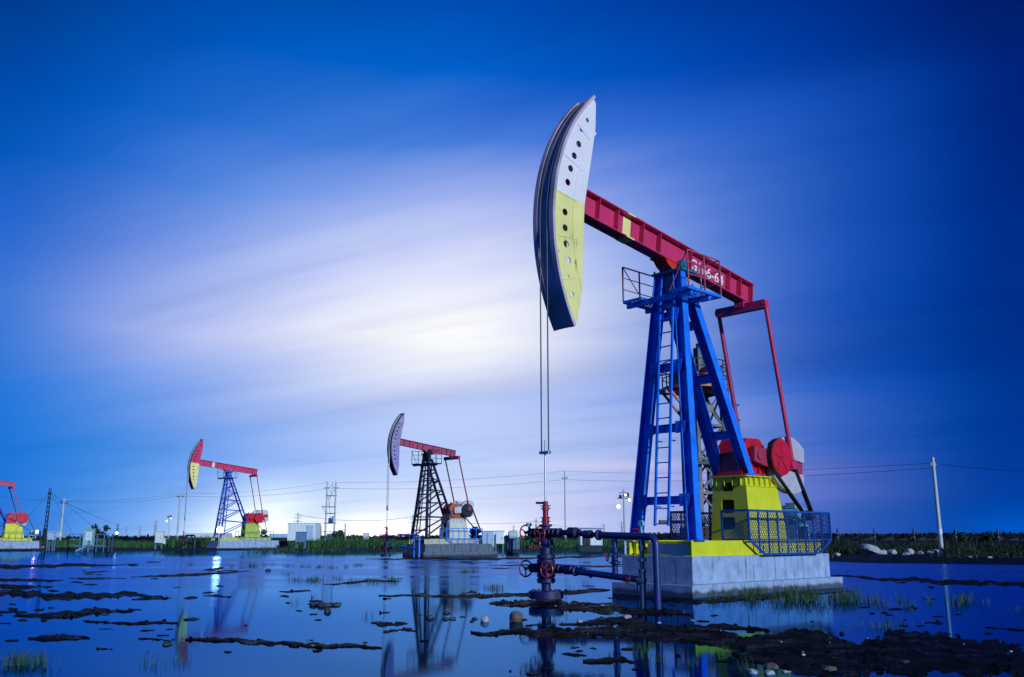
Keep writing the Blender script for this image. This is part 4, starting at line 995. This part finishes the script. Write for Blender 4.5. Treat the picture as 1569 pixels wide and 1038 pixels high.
for i, j in zip(*np.nonzero(near)):
    x, y = GX[i, j], GY[i, j]; f = 1.0 if DD[i, j] < 30 else .5
    if prof[i, j] < -1.3: N1[i, j] = -1; continue
    k = 14/max(DD[i, j], 9)
    N1[i, j] = mnoise.noise((x*1.3*f, y*.8*f, 0))*.7+mnoise.noise((x*4.5*f, y*2.6*f, 3))*.6
    N2[i, j] = mnoise.noise((x*11*k, y*7*k, 7))*.8+mnoise.noise((x*24*k, y*15*k, 9))*.6
e = prof+N1*.45+N2*.42-.06
GZ = np.where(e > 0, .006+.20*hh_*np.clip(e, 0, 1.2)**.7*(1+.6*N2)+.004*N2, np.clip(e, -1, 0)*.06)
GZ = np.where(near, GZ, np.where(DD >= 80, -.03, -.06))
# dry land behind the flooded pan and at the right
tl = np.clip((DD-104)/14, 0, 1); GZ = np.where(DD > 100, -.03+.12*tl, GZ)
rt = np.clip((AA-R(17))/R(4), 0, 1)*np.clip((DD-52)/6, 0, 1)*(np.abs(AA) < R(60)); GZ = np.maximum(GZ, np.where(rt > 0, -.06+.16*rt, -9))
nv = GX.size; nc_ = len(azs); nr_ = len(ds)
co = np.stack([GX.ravel(), GY.ravel(), GZ.ravel()], 1)
ii, jj = np.meshgrid(np.arange(nr_-1), np.arange(nc_-1), indexing='ij'); v0 = (ii*nc_+jj).ravel()
quads = np.stack([v0, v0+nc_, v0+nc_+1, v0+1], 1)
me = bpy.data.meshes.new('ground'); me.from_pydata(co.tolist(), [], quads.tolist()); me.update()
for p in me.polygons: p.use_smooth = True
g_ = bpy.data.objects.new('ground', me); COL.objects.link(g_); structure(g_)
mud = bpy.data.materials.new('wet_mud'); mud.use_nodes = True; t = NT(mud.node_tree); b = mud.node_tree.nodes['Principled BSDF']
tc = t.n('ShaderNodeTexCoord').outputs['Object']
n = t.noise(tc, 4.0, 8, .65); c = t.mix(t.m('MULTIPLY_ADD', n, 3, -1.1, clamp=True), (.0015, .0015, .002), (.007, .006, .006))
c = t.mix(t.m('MULTIPLY_ADD', t.noise(tc, 26, 4, .7), 9, -5.9, clamp=True), c, (.04, .04, .045))
t.link(c, b.inputs['Base Color']); t.link(t.m('MULTIPLY_ADD', t.noise(tc, 2.2, 4, .6), -1.6, 1.45, clamp=True), b.inputs['Roughness']); b.inputs['Specular IOR Level'].default_value = .06
bp = t.n('ShaderNodeBump'); bp.inputs['Strength'].default_value = .9; bp.inputs['Distance'].default_value = .05
t.link(t.m('ADD', t.noise(tc, 9, 8, .7), t.m('MULTIPLY', t.noise(tc, 38, 4, .6), .35)), bp.inputs['Height']); t.link(bp.outputs[0], b.inputs['Normal'])
me.materials.append(mud)
# water sheet
m = MB(); ring = [2.0, 20.0, 60.0, 103.0]; vs = [(0, 0, 0)]; fs = []; na = 64
for r_ in ring: vs += [(r_*math.sin(2*PI*i/na), r_*math.cos(2*PI*i/na), 0) for i in range(na)]
for i in range(na): fs.append((0, 1+(i+1) % na, 1+i))
for k in range(len(ring)-1):
    for i in range(na): fs.append((1+k*na+i, 1+k*na+(i+1) % na, 1+(k+1)*na+(i+1) % na, 1+(k+1)*na+i))
m._add(vs, fs)
wm = bpy.data.materials.new('puddle_water'); wm.use_nodes = True; t = NT(wm.node_tree); b = wm.node_tree.nodes['Principled BSDF']
geo = t.n('ShaderNodeNewGeometry').outputs['Position']; sx = t.n('ShaderNodeSeparateXYZ'); t.link(geo, sx.inputs[0])
dist = t.m('SQRT', t.m('ADD', t.m('MULTIPLY', sx.outputs[0], sx.outputs[0]), t.m('MULTIPLY', sx.outputs[1], sx.outputs[1])))
st = t.noise(t.mapping(geo, (.05, .35, 1)), 1.0, 4, .6)
zone = t.m('MULTIPLY', t.m('MULTIPLY_ADD', t.m('ADD', dist, t.m('MULTIPLY_ADD', st, 16, -8)), .055, -.055*20, clamp=True), t.m('MULTIPLY_ADD', dist, -.06, .06*76, clamp=True))
wet = t.m('MULTIPLY', zone, t.m('MULTIPLY_ADD', t.noise(t.mapping(geo, (.03, .22, 1), loc=(5, 2, 0)), 1.0, 3), 4, -1.2, clamp=True))
wm.node_tree.nodes.remove(b)
gl = t.n('ShaderNodeBsdfGlossy'); t.link(t.mix(wet, (.19, .51, .96), (.25, .44, .86)), gl.inputs['Color']); t.link(t.m('MULTIPLY_ADD', wet, .20, .05), gl.inputs['Roughness'])
df = t.n('ShaderNodeBsdfDiffuse'); t.link(t.mix(wet, (.001, .005, .02), (.006, .010, .022)), df.inputs['Color'])
fr_ = t.n('ShaderNodeFresnel'); fr_.inputs['IOR'].default_value = 1.33
ms = t.n('ShaderNodeMixShader'); t.link(fr_.outputs[0], ms.inputs[0]); t.link(df.outputs[0], ms.inputs[1]); t.link(gl.outputs[0], ms.inputs[2])
t.link(ms.outputs[0], wm.node_tree.nodes['Material Output'].inputs['Surface'])
bp = t.n('ShaderNodeBump'); bp.inputs['Strength'].default_value = .08; bp.inputs['Distance'].default_value = .004
t.link(t.noise(t.mapping(geo, (1.2, 3.2, 1)), 3.0, 3), bp.inputs['Height']); t.link(bp.outputs[0], gl.inputs['Normal'])
structure(m.build('water', wm))

def ground_z(px, py):
    p = gnd(px, py); d = math.hypot(p.x, p.y); a = math.atan2(p.x, p.y)
    i = int(np.argmin(np.abs(ds-d))); j = int(np.argmin(np.abs(azs-a))); return p, max(float(GZ[i, j]), -.02)
# ------------------------------------------------------------------ stones
def stone(px, py, wpx, hpx, mt, label, group='stones in the shallow water', seed=0, name='stone', flat=1.0):
    p, z = ground_z(px, py); k = FF/(p.y*.977); w, h = wpx/k/2, hpx/k/2; rnd = random.Random(seed)
    bm = bmesh.new(); bmesh.ops.create_icosphere(bm, subdivisions=3, radius=1.0)
    off = Vector((rnd.uniform(-9, 9), rnd.uniform(-9, 9), seed*1.7))
    for v in bm.verts:
        n = v.co.normalized(); s_ = 1+.30*mnoise.noise(n*1.3+off)+.16*mnoise.noise(n*3+off)+.05*mnoise.noise(n*9+off)
        q = n*s_; q = Vector((math.copysign(abs(q.x)**.92, q.x), math.copysign(abs(q.y)**.92, q.y), math.copysign(abs(q.z)**.88, q.z)))
        v.co = Vector((q.x*w, q.y*w*.85, q.z*h*flat))
    me = bpy.data.meshes.new(name); bm.to_mesh(me); bm.free(); me.materials.append(mt)
    for f in me.polygons: f.use_smooth = True
    me.set_sharp_from_angle(angle=R(28))
    o = bpy.data.objects.new(name, me); COL.objects.link(o); o.location = (p.x, p.y, z+h*.55); o.rotation_euler = (0, 0, rnd.uniform(0, 6)); tag(o, label, 'stone', group); return o
ST = [(791, 953, 25, 20, ROCK_BR, 'largest brown boulder standing in water left of the wellhead'), (497, 929, 24, 9, ROCK, 'low dark stone in the middle of the flat stone cluster at centre left'), (481, 928, 15, 6, ROCK, 'left stone of the flat dark stone cluster at centre left'), (514, 928, 18, 6, ROCK, 'right stone of the flat dark stone cluster at centre left'),
      (502, 938, 12, 10, ROCK, 'pointed dark stone in front of the flat stone cluster'), (659, 948, 12, 9, ROCK, 'square dark stone beside the reflected black tower'), (684, 940, 12, 7, ROCK, 'dark stone behind the low pair right of the reflected black tower'), (683, 949, 12, 7, ROCK, 'left stone of the low pair right of the reflected black tower'), (694, 949, 11, 6, ROCK, 'right stone of the low pair right of the reflected black tower'),
      (709, 945.5, 12, 4, ROCK, 'flat little stone right of the low stone pair'), (727, 949, 9, 6, ROCK, 'small dark stone left of the pointed pale stone'), (723, 953, 8, 5, ROCK, 'smaller dark stone below the one left of the pointed pale stone'), (743, 953, 13, 13, ROCK_PALE, 'pointed pale stone left of the largest brown boulder'), (644, 943, 7, 4, ROCK, 'tiny dark stone left of the square dark stone'),
      (257, 988, 16, 8, ROCK, 'dark stone at the left end of the long mud bank'), (411, 876, 9, 6, ROCK, 'lone pointed dark stone far out on the wet pan'), (725, 906, 10, 4, ROCK_BR, 'small reddish stone on the mud bank by the grass tuft'),
      (1153, 1032, 17, 13, ROCK_PALE, 'round white stone at the lower edge, left of its white twin'), (1179, 1033, 16, 11, ROCK_PALE, 'round white stone at the lower edge, right of its white twin'), (1181, 1024, 24, 12, ROCK_BR, 'brown stone behind the two white stones'), (1271, 1030, 22, 9, ROCK_BR, 'flat reddish stone on the dark bank at lower right'), (1205, 1030, 14, 7, ROCK_PALE, 'small grey stone right of the white stones'),
      (960, 948, 16, 7, ROCK_PALE, 'pale crumbled lump on the mud below the flow pipes'), (1231, 1008, 7, 4, ROCK_PALE, 'tiny white stone on the dark bank at lower right'), (888, 955, 10, 5, ROCK_PALE, 'small grey stone on the mud below the wellhead'), (1010, 955, 8, 5, ROCK_PALE, 'small grey stone right of the pale crumbled lump'), (923, 930, 7, 4, ROCK_PALE, 'tiny grey stone between wellhead and flow pipes'),
      (1387, 1019, 14, 6, ROCK, 'dark stone on the far edge of the lower right bank'), (1061, 951, 9, 4, ROCK_PALE, 'small pale stone in the water before the base corner'), (560, 985, 9, 5, ROCK, 'small stone near the right end of the long mud bank'), (30, 965, 8, 3, ROCK, 'flat dark stone in open water near the left edge'), (1393, 934, 15, 4, ROCK, 'flat dark stone in the water right of the base')]
for i, s_ in enumerate(ST): stone(*s_, seed=i+1)
RB = [(1337, 846, 34, 12, 'long pale rubble slab lying tilted in the dark grass'), (1352, 848, 16, 7, 'small pale rubble lump right of the tilted slab'), (1368, 848, 14, 8, 'round pale rubble lump in the middle of the grass edge'), (1394, 847, 16, 9, 'largest round pale rubble lump in the grass'), (1410, 849, 10, 5, 'small rubble lump right of the largest round one'), (1430, 848, 20, 8, 'wide flat pale rubble lump below the leaning pole'),
      (1283, 851.5, 10, 5, 'pinkish rubble lump next to the concrete base end'), (1388, 852, 12, 4, 'low white rubble scrap in front of the lumps'), (1487, 856.5, 10, 3, 'low pale scrap at the grass edge near the right'), (1516, 857, 9, 3, 'last pale scrap at the grass edge on the right')]
for i, (px, py, w, h, lb) in enumerate(RB):
    o = stone(px, max(py, 850.5)+.8, w, h*1.15, ROCK_PALE, lb, 'pale rubble at the grass edge', 40+i, 'rubble_lump')
    if i == 0: o.rotation_euler = (0, R(22), R(-10)); o.location.z += .12
# pebbles and clods in the mud: uncountable
rnd = random.Random(11); bmx = bmesh.new(); cnt = 0
tmpl = bmesh.new(); bmesh.ops.create_icosphere(tmpl, subdivisions=1, radius=1.0); tv = [v.co.copy() for v in tmpl.verts]; tf = [[v.index for v in f.verts] for f in tmpl.faces]; tmpl.free()
cand = np.argwhere((e > .0) & near & (DD < 34) & (DD > 7) & (np.abs(AA) < R(33)))
wts = DD[cand[:, 0], cand[:, 1]]; pick = RNG.choice(len(cand), size=min(1700, len(cand)), replace=False, p=wts/wts.sum())
cvs, cfs, mi = [], [], []
for k in pick:
    i, j = cand[k]; x, y, z = GX[i, j]+rnd.uniform(-.05, .05), GY[i, j]+rnd.uniform(-.08, .08), GZ[i, j]
    r_ = rnd.choice([.006, .008, .010, .014, .02, .034])*rnd.uniform(.6, 1.1); o_ = len(cvs); sx_, sy_, sz_2 = rnd.uniform(.7, 1.6), rnd.uniform(.7, 1.3), rnd.uniform(.4, .9)
    for v in tv: q = v*(1+.35*mnoise.noise(v*1.5+Vector((k*.37, 0, 0)))); cvs.append((x+q.x*r_*sx_, y+q.y*r_*sy_, z+q.z*r_*sz_2+r_*.2))
    cfs += [[a_+o_ for a_ in f] for f in tf]; mi += [1 if rnd.random() < .05 and r_ < .02 else 0]*len(tf)
me = bpy.data.meshes.new('gravel'); me.from_pydata(cvs, [], cfs); me.materials.append(mud); me.materials.append(ROCK_PALE)
for p, q in zip(me.polygons, mi): p.material_index = q
o = bpy.data.objects.new('gravel', me); COL.objects.link(o); stuff(o)

# ------------------------------------------------------------------ grass
def grass_mat(name, c0, c1):
    m = bpy.data.materials.new(name); m.use_nodes = True; t = NT(m.node_tree); b = m.node_tree.nodes['Principled BSDF']
    tc = t.n('ShaderNodeTexCoord').outputs['Object']; n = t.noise(tc, .35, 4); n2 = t.noise(tc, 7.0, 2)
    c = t.mix(t.m('MULTIPLY_ADD', n, 3, -1, clamp=True), c0, c1); c = t.mix(t.m('MULTIPLY_ADD', n2, 2, -.6, clamp=True), c, tuple(v*1.8 for v in c1))
    t.link(c, b.inputs['Base Color']); b.inputs['Roughness'].default_value = .6; b.inputs['Specular IOR Level'].default_value = .25; return m
GR_L = grass_mat('reed_grass', (.012, .05, .014), (.035, .10, .03)); GR_R = grass_mat('dark_reed_grass', (.004, .010, .005), (.010, .024, .009)); GR_T = grass_mat('marsh_grass', (.012, .04, .014), (.035, .07, .02))
def blades(name, spots, mt, rnd):
    """spots: (x,y,z,height,width,n,spread)"""
    vs, fs = [], []
    for x, y, z, h, w, n_, sp in spots:
        for _ in range(n_):
            bx, by = x+rnd.gauss(0, sp), y+rnd.gauss(0, sp); hh2 = h*rnd.uniform(.5, 1.15); a = rnd.uniform(0, 2*PI); le = hh2*(rnd.uniform(.1, .6) if rnd.random() < .8 else rnd.uniform(.6, 1.1)); ww = w*rnd.uniform(.6, 1.2)
            pa = rnd.uniform(0, PI); cx, cy = math.cos(pa)*ww/2, math.sin(pa)*ww/2; dx, dy = math.cos(a)*le, math.sin(a)*le; o_ = len(vs)
            vs += [(bx-cx, by-cy, z-.03), (bx+cx, by+cy, z-.03), (bx+cx*.8+dx*.3, by+cy*.8+dy*.3, z+hh2*.55), (bx-cx*.8+dx*.3, by-cy*.8+dy*.3, z+hh2*.55), (bx+dx, by+dy, z+hh2*(1-.25*le/hh2))]
            fs += [(o_, o_+1, o_+2, o_+3), (o_+3, o_+2, o_+4)]
    me = bpy.data.meshes.new(name); me.from_pydata(vs, [], fs); me.materials.append(mt); o = bpy.data.objects.new(name, me); COL.objects.link(o); return stuff(o)
rnd = random.Random(5); sp = []
for _ in range(5200):                                                # belt behind the pan, left and middle
    px = rnd.uniform(-120, 1110); d = (124 if 225 < px < 450 or px < 110 else 117)+rnd.gauss(0, .8)+rnd.random()**1.5*30; p = atd(px, 824, d); hmod = .66+.75*mnoise.noise((p.x*.08, p.y*.08, 2)); sp.append((p.x, d, .05, 1.45*hmod, .09, 6, .5))
for _ in range(500):
    px = rnd.choice([rnd.uniform(486, 600), rnd.uniform(250, 330), rnd.uniform(780, 960)]); d = rnd.uniform(118, 128); p = atd(px, 824, d); sp.append((p.x, d, .05, 1.7, .11, 5, .5))
blades('grass', sp, GR_L, rnd); sp = []
for _ in range(5200):                                                # dark belt on the right
    px = rnd.uniform(1230, 1800); d = (76 if 1262 < px < 1450 else 59)+abs(rnd.gauss(0, 1.2))+rnd.random()**1.4*34; p = atd(px, 824, d); hmod = .62+.8*mnoise.noise((p.x*.15, p.y*.15, 5)); fade = min(1, max(.25, (d-(72 if 1262 < px < 1450 else 57))/10)); sp.append((p.x, d, .05, 1.12*hmod*fade+.12, .08, 5, .35))
blades('grass', sp, GR_R, rnd); sp = []
def tuft(px, py, h, w, n_, spr):
    p, z = ground_z(px, py); sp.append((p.x, p.y, z, h, w, n_, spr))
for _ in range(30): tuft(rnd.gauss(1140, 35), rnd.uniform(907, 922), .30, .010, 16, .07)
for _ in range(44): tuft(rnd.choice([1205, 1228, 1260, 1282, 1300])+rnd.gauss(0, 9), rnd.uniform(909, 926), .34, .010, 18, .08)
for _ in range(24): tuft(rnd.choice([1325, 1350, 1385, 1420, 1466, 1480])+rnd.gauss(0, 8), rnd.uniform(917, 932), .24, .010, 12, .09)
for _ in range(12): tuft(rnd.gauss(1338, 22), rnd.gauss(960, 3), .16, .010, 6, .08)
for _ in range(22): tuft(rnd.choice([-5, 12, 24, 45, 55])+rnd.gauss(0, 7), 1020+rnd.gauss(0, 7), .20, .006, 14, .05)
for px, py, n_ in ((443, 868, 5), (465, 869, 5), (484, 870, 5), (508, 870, 5), (530, 869, 4), (549, 867, 7), (455, 889, 5), (475, 890, 6), (487, 889, 5), (517, 888, 4), (540, 893, 4), (712, 878, 8), (726, 877, 5), (755, 903, 8), (570, 892, 6), (600, 891, 5), (415, 866, 4), (440, 880, 3), (296, 866, 3), (640, 870, 3), (385, 868, 4), (350, 868, 3)):
    for _ in range(n_): tuft(px+rnd.gauss(0, 4), py+rnd.gauss(0, .6), .2, .014, 9, .10)
for px, py in ((978, 1010), (985, 1004), (1100, 1000), (1108, 1008), (1010, 1015), (943, 944), (845, 952), (873, 905), (900, 900), (480, 918), (268, 1012), (236, 1018), (1140, 1030), (1556, 938), (452, 925), (560, 946), (1060, 1020)):
    for _ in range(3): tuft(px+rnd.gauss(0, 4), py+rnd.gauss(0, 2), .2, .007, 6, .05)
for _ in range(70):
    px = rnd.uniform(375, 520); tuft(px, 845+rnd.gauss(0, .8), .6, .06, 5, .4)
blades('marsh_grass', sp, GR_T, rnd)
# far tree line and two shrubs
def leafy(name, label, cat, px, d, w, h, mt, n_=500, leaf=.22, group=None, trunk=True):
    b = atd(px, 824, d); T = thing(name, label, cat, (b.x, d, 0), 0, group); rr = random.Random(int(px))
    if trunk:
        m = MB(); m.tube((0, 0, 0), (0, 0, h*.6), .09, 8, .04)
        for i in range(5): a = i*1.3; m.tube((0, 0, h*(.3+.06*i)), (math.cos(a)*w*.4, math.sin(a)*w*.3, h*(.6+.07*i)), .04, 6, .015)
        m.build('trunk', DARK_STEEL, T)
    vs, fs = [], []; cl = [(rr.gauss(0, w*.22), rr.gauss(0, w*.2), h*rr.uniform(.45, .9), w*rr.uniform(.12, .24)) for _ in range(9)]
    for _ in range(n_):
        c_ = rr.choice(cl); v = Vector((rr.gauss(0, 1), rr.gauss(0, 1), rr.gauss(0, 1))).normalized()*c_[3]*rr.uniform(.4, 1.1); p = Vector(c_[:3])+v; a = Vector((rr.gauss(0, 1), rr.gauss(0, 1), rr.gauss(0, 1))).normalized()*leaf; q = a.cross(v).normalized()*leaf*.5; o_ = len(vs)
        vs += [p-a, p+q, p+a, p-q]; fs.append((o_, o_+1, o_+2, o_+3))
    me = bpy.data.meshes.new('crown'); me.from_pydata([tuple(v) for v in vs], [], fs); me.materials.append(mt); o = bpy.data.objects.new('crown', me); COL.objects.link(o); o.parent = T
GR_S = grass_mat('shrub_leaf', (.006, .02, .012), (.012, .04, .02))
leafy('small_tree', 'small dark bushy tree above the stair platform', 'tree', 151, 125, 2.3, 3.0, GR_S)
leafy('shrub', 'dark round shrub at the foot of the transformer stand', 'shrub', 520, 138, 2.0, 2.4, GR_S)
leafy('shrub', 'low dark shrub just right of the leaning pole', 'shrub', 1470, 130, 2.4, 2.0, GR_S)
leafy('shrub', 'tiny dark shrub far right above the dark grass', 'shrub', 1510, 120, 2.0, 2.0, GR_S)
rr = random.Random(9); vs, fs = [], []
for i in range(2600):
    d = rr.uniform(420, 640); a = rr.uniform(-38, 38) if i % 3 else rr.uniform(8, 38); x = d*math.tan(R(a)); hh2 = (3.4 if a < 5 else 5.2)*(.7+.6*abs(mnoise.noise((x*.02, 0, 1)))); w = rr.uniform(2, 6)
    for k in range(6):
        o_ = len(vs); cx = x+rr.uniform(-w, w); cz = hh2*rr.uniform(.35, .8); s_ = rr.uniform(.35, .9); a1_ = Vector((rr.gauss(0, 1), rr.gauss(0, 1), rr.gauss(0, 1))).normalized()*s_; b1_ = Vector((rr.gauss(0, 1), rr.gauss(0, 1), rr.gauss(0, 1))).normalized()*s_
        c_ = Vector((cx, d+rr.uniform(-3, 3), cz)); vs += [tuple(c_-a1_-b1_*.3), tuple(c_+a1_*.6-b1_), tuple(c_+a1_), tuple(c_+b1_)]; fs.append((o_, o_+1, o_+2, o_+3))
    o_ = len(vs); vs += [(x-w, d, -.5), (x+w, d, -.5), (x+w*.7, d+1, hh2*.5), (x-w*.7, d-1, hh2*.48)]; fs.append((o_, o_+1, o_+2, o_+3))
me = bpy.data.meshes.new('treeline'); me.from_pydata(vs, [], fs); me.materials.append(grass_mat('far_tree_leaf', (.002, .004, .005), (.004, .007, .008))); o = bpy.data.objects.new('treeline', me); COL.objects.link(o); stuff(o)

# ------------------------------------------------------------------ sky (dusk, lit cloud over the horizon)
w = bpy.data.worlds.new('World'); sc.world = w; w.use_nodes = True; t = NT(w.node_tree); bg = w.node_tree.nodes['Background']
dr = t.n('ShaderNodeTexCoord').outputs['Generated']; nv_ = t.n('ShaderNodeVectorMath', operation='NORMALIZE'); t.link(dr, nv_.inputs[0])
sp_ = t.n('ShaderNodeSeparateXYZ'); t.link(nv_.outputs[0], sp_.inputs[0]); dx, dy, dz = sp_.outputs
az = t.m('ARCTAN2', dx, dy); el = t.m('ABSOLUTE', t.m('ARCSINE', dz))
# long streaked cloud on a flat layer overhead, drifting towards the left horizon
inv = t.m('DIVIDE', 1.0, t.m('ADD', t.m('ABSOLUTE', dz), .10))
cmb = t.n('ShaderNodeCombineXYZ'); t.link(t.m('MULTIPLY', dx, inv), cmb.inputs[0]); t.link(t.m('MULTIPLY', dy, inv), cmb.inputs[1])
lay = t.mapping(t.mapping(cmb.outputs[0], (1, 1, 1), (0, 0, R(27))), (.20, 1.0, 1))
cl1 = t.noise(lay, 1.3, 4, .5, .2); cl2 = t.noise(t.mapping(lay, loc=(3.1, 7.7, 0)), 3.2, 4, .55)
warp = t.m('MULTIPLY_ADD', t.m('ADD', t.m('MULTIPLY', cl1, .7), t.m('MULTIPLY', cl2, .3)), .20, -.10)
warp = t.m('MULTIPLY', warp, t.m('MULTIPLY_ADD', el, 4.0, .12, clamp=True))
elw = t.m('ADD', el, warp); azw = t.m('ADD', az, t.m('MULTIPLY', warp, .5))
def lin(c): return tuple((v/255/12.92 if v < 10.3 else ((v/255+.055)/1.055)**2.4) for v in c)
SX = (0, 200, 400, 600, 780, 1000, 1200, 1400, 1569)
SKY = [(5, [(0, 45, 117), (0, 58, 145), (0, 75, 170), (0, 80, 180), (0, 75, 178), (0, 62, 160), (0, 45, 140), (0, 30, 112), (0, 18, 85)]),
       (95, [(0, 52, 130), (0, 75, 170), (0, 92, 198), (0, 100, 205), (5, 95, 202), (0, 80, 190), (0, 60, 165), (0, 38, 130), (0, 20, 92)]),
       (215, [(0, 70, 165), (0, 95, 200), (45, 115, 215), (75, 130, 220), (75, 125, 220), (45, 105, 210), (22, 85, 190), (0, 55, 155), (0, 28, 110)]),
       (315, [(0, 85, 185), (30, 108, 212), (105, 150, 230), (150, 172, 238), (172, 186, 242), (95, 135, 224), (36, 93, 193), (0, 62, 165), (0, 30, 115)]),
       (415, [(0, 95, 200), (95, 135, 222), (165, 184, 243), (215, 222, 252), (228, 232, 254), (120, 155, 230), (36, 95, 198), (0, 65, 170), (0, 30, 115)]),
       (515, [(35, 115, 212), (148, 168, 235), (208, 215, 250), (255, 255, 255), (255, 255, 255), (140, 165, 230), (30, 90, 195), (0, 65, 168), (0, 32, 118)]),
       (615, [(10, 115, 216), (98, 150, 232), (162, 186, 245), (195, 210, 250), (190, 205, 250), (130, 165, 235), (40, 100, 205), (0, 72, 175), (0, 38, 125)]),
       (705, [(15, 115, 215), (60, 140, 230), (135, 175, 245), (180, 205, 253), (190, 210, 250), (165, 180, 235), (80, 115, 205), (0, 78, 178), (0, 45, 135)]),
       (785, [(25, 115, 215), (85, 155, 240), (185, 216, 255), (228, 237, 255), (208, 218, 250), (165, 180, 240), (75, 110, 200), (0, 75, 170), (0, 55, 155)]),
       (823, [(30, 115, 215), (95, 165, 245), (232, 243, 255), (250, 252, 255), (225, 233, 253), (165, 180, 240), (70, 100, 200), (0, 75, 170), (0, 70, 175)])]
rows = []
for y, cs in SKY:
    e0 = az_el(784, y)[1]; rp = t.n('ShaderNodeValToRGB'); cr = rp.color_ramp; cr.interpolation = 'B_SPLINE'
    while len(cr.elements) > 1: cr.elements.remove(cr.elements[-1])
    for k, (x, c) in enumerate(zip(SX, cs)):
        a0 = az_el(x, 824)[0] if False else az_el(x, y)[0]; q = (a0+.75)/1.5
        if k == 0: cr.elements[0].position = q; el_ = cr.elements[0]
        else: el_ = cr.elements.new(q)
        el_.color = (*lin(c), 1)
    for q_, c in ((.0, cs[0]), (1.0, cs[-1])):                       # sky out of the frame: lower rows brightened to add blue fill on the base
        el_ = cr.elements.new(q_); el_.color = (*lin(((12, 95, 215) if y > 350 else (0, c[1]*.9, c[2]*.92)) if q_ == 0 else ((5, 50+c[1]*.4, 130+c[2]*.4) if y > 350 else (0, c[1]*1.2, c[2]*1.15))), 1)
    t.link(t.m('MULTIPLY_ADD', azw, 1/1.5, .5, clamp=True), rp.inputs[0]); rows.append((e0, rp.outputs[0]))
rows.sort(key=lambda r: r[0]); sky = rows[0][1]
for (ea, _), (eb, cb) in zip(rows, rows[1:]):
    sky = t.mix(t.m('MULTIPLY_ADD', elw, 1/(eb-ea), -ea/(eb-ea), clamp=True), sky, cb)
sky = t.mix(t.m('MULTIPLY_ADD', el, 1.6, -.98, clamp=True), sky, (.0, .012, .10))
def blob(px, py, sx, sy, rot=0.0):
    """soft patch of lit cloud centred on one direction of the sky"""
    a0, e0 = az_el(px, py); a = t.m('SUBTRACT', azw, a0); e_ = t.m('SUBTRACT', el, e0); c_, s_ = math.cos(R(rot)), math.sin(R(rot))
    u_ = t.m('DIVIDE', t.m('ADD', t.m('MULTIPLY', a, c_), t.m('MULTIPLY', e_, s_)), sx/FF); v_ = t.m('DIVIDE', t.m('SUBTRACT', t.m('MULTIPLY', e_, c_), t.m('MULTIPLY', a, s_)), sy/FF)
    return t.m('POWER', 2.718, t.m('MULTIPLY', t.m('ADD', t.m('MULTIPLY', u_, u_), t.m('MULTIPLY', v_, v_)), -.5))
def add(c, f, col): return t.mix(f, c, col, 'ADD')
for q in ((410, 805, 40, 36, (.45, .40, .15)), (570, 814, 45, 18, (.5, .4, .2)), (345, 815, 40, 22, (.25, .25, .1)), (745, 812, 60, 16, (.2, .16, .08)),
          (950, 713, 110, 6, (.14, .07, .02)), (1150, 722, 110, 8, (.07, .03, .02)), (960, 765, 160, 7, (.05, .03, .01)), (1250, 752, 90, 12, (.03, .02, .03)), (1569, 812, 50, 24, (.0, .03, .12))):
    sky = add(sky, blob(*q[:4]), q[4])
dk = t.m('ADD', t.m('MULTIPLY', blob(1380, 515, 200, 22, 4), .45), t.m('MULTIPLY', blob(700, 600, 260, 16, 8), .16))
sky = t.mix(dk, sky, t.mix(.6, sky, (.0, .02, .2)))
stv = t.m('MULTIPLY_ADD', cl2, 1.2, -.6); sky = t.mix(t.m('MULTIPLY', t.m('MAXIMUM', stv, 0), .85), sky, t.mix(.5, sky, (.0, .06, .32)))
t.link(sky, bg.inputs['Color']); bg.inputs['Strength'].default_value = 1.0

# ------------------------------------------------------------------ key light: low lamp-like sun from the right
sd = (-BY*1.0-AX*.10).normalized(); EL = R(17); sv = Vector((sd.x*math.cos(EL), sd.y*math.cos(EL), math.sin(EL)))
l = bpy.data.lights.new('sun', 'SUN'); l.energy = 3.5; l.angle = R(2.0); l.color = (.62, .82, 1.0)
o = bpy.data.objects.new('sun', l); COL.objects.link(o); o.rotation_euler = sv.to_track_quat('Z', 'Y').to_euler(); o.location = (20, -10, 20)

# ------------------------------------------------------------------ camera and output
cam = bpy.data.cameras.new('camera'); co_ = bpy.data.objects.new('camera', cam); COL.objects.link(co_)
cam.sensor_width = 36; cam.sensor_fit = 'HORIZONTAL'; cam.lens = FF/FW*36; cam.clip_end = 12000; cam.clip_start = .05
co_.location = (0, 0, CZ); co_.rotation_euler = (PI/2+PITCH, 0, 0); sc.camera = co_
sc.view_settings.view_transform = 'Standard'; sc.view_settings.look = 'None'; sc.view_settings.exposure = 0; sc.view_settings.gamma = 1
sc.render.engine = 'CYCLES'; sc.cycles.max_bounces = 6; sc.cycles.use_denoising = True; sc.cycles.sample_clamp_indirect = 4
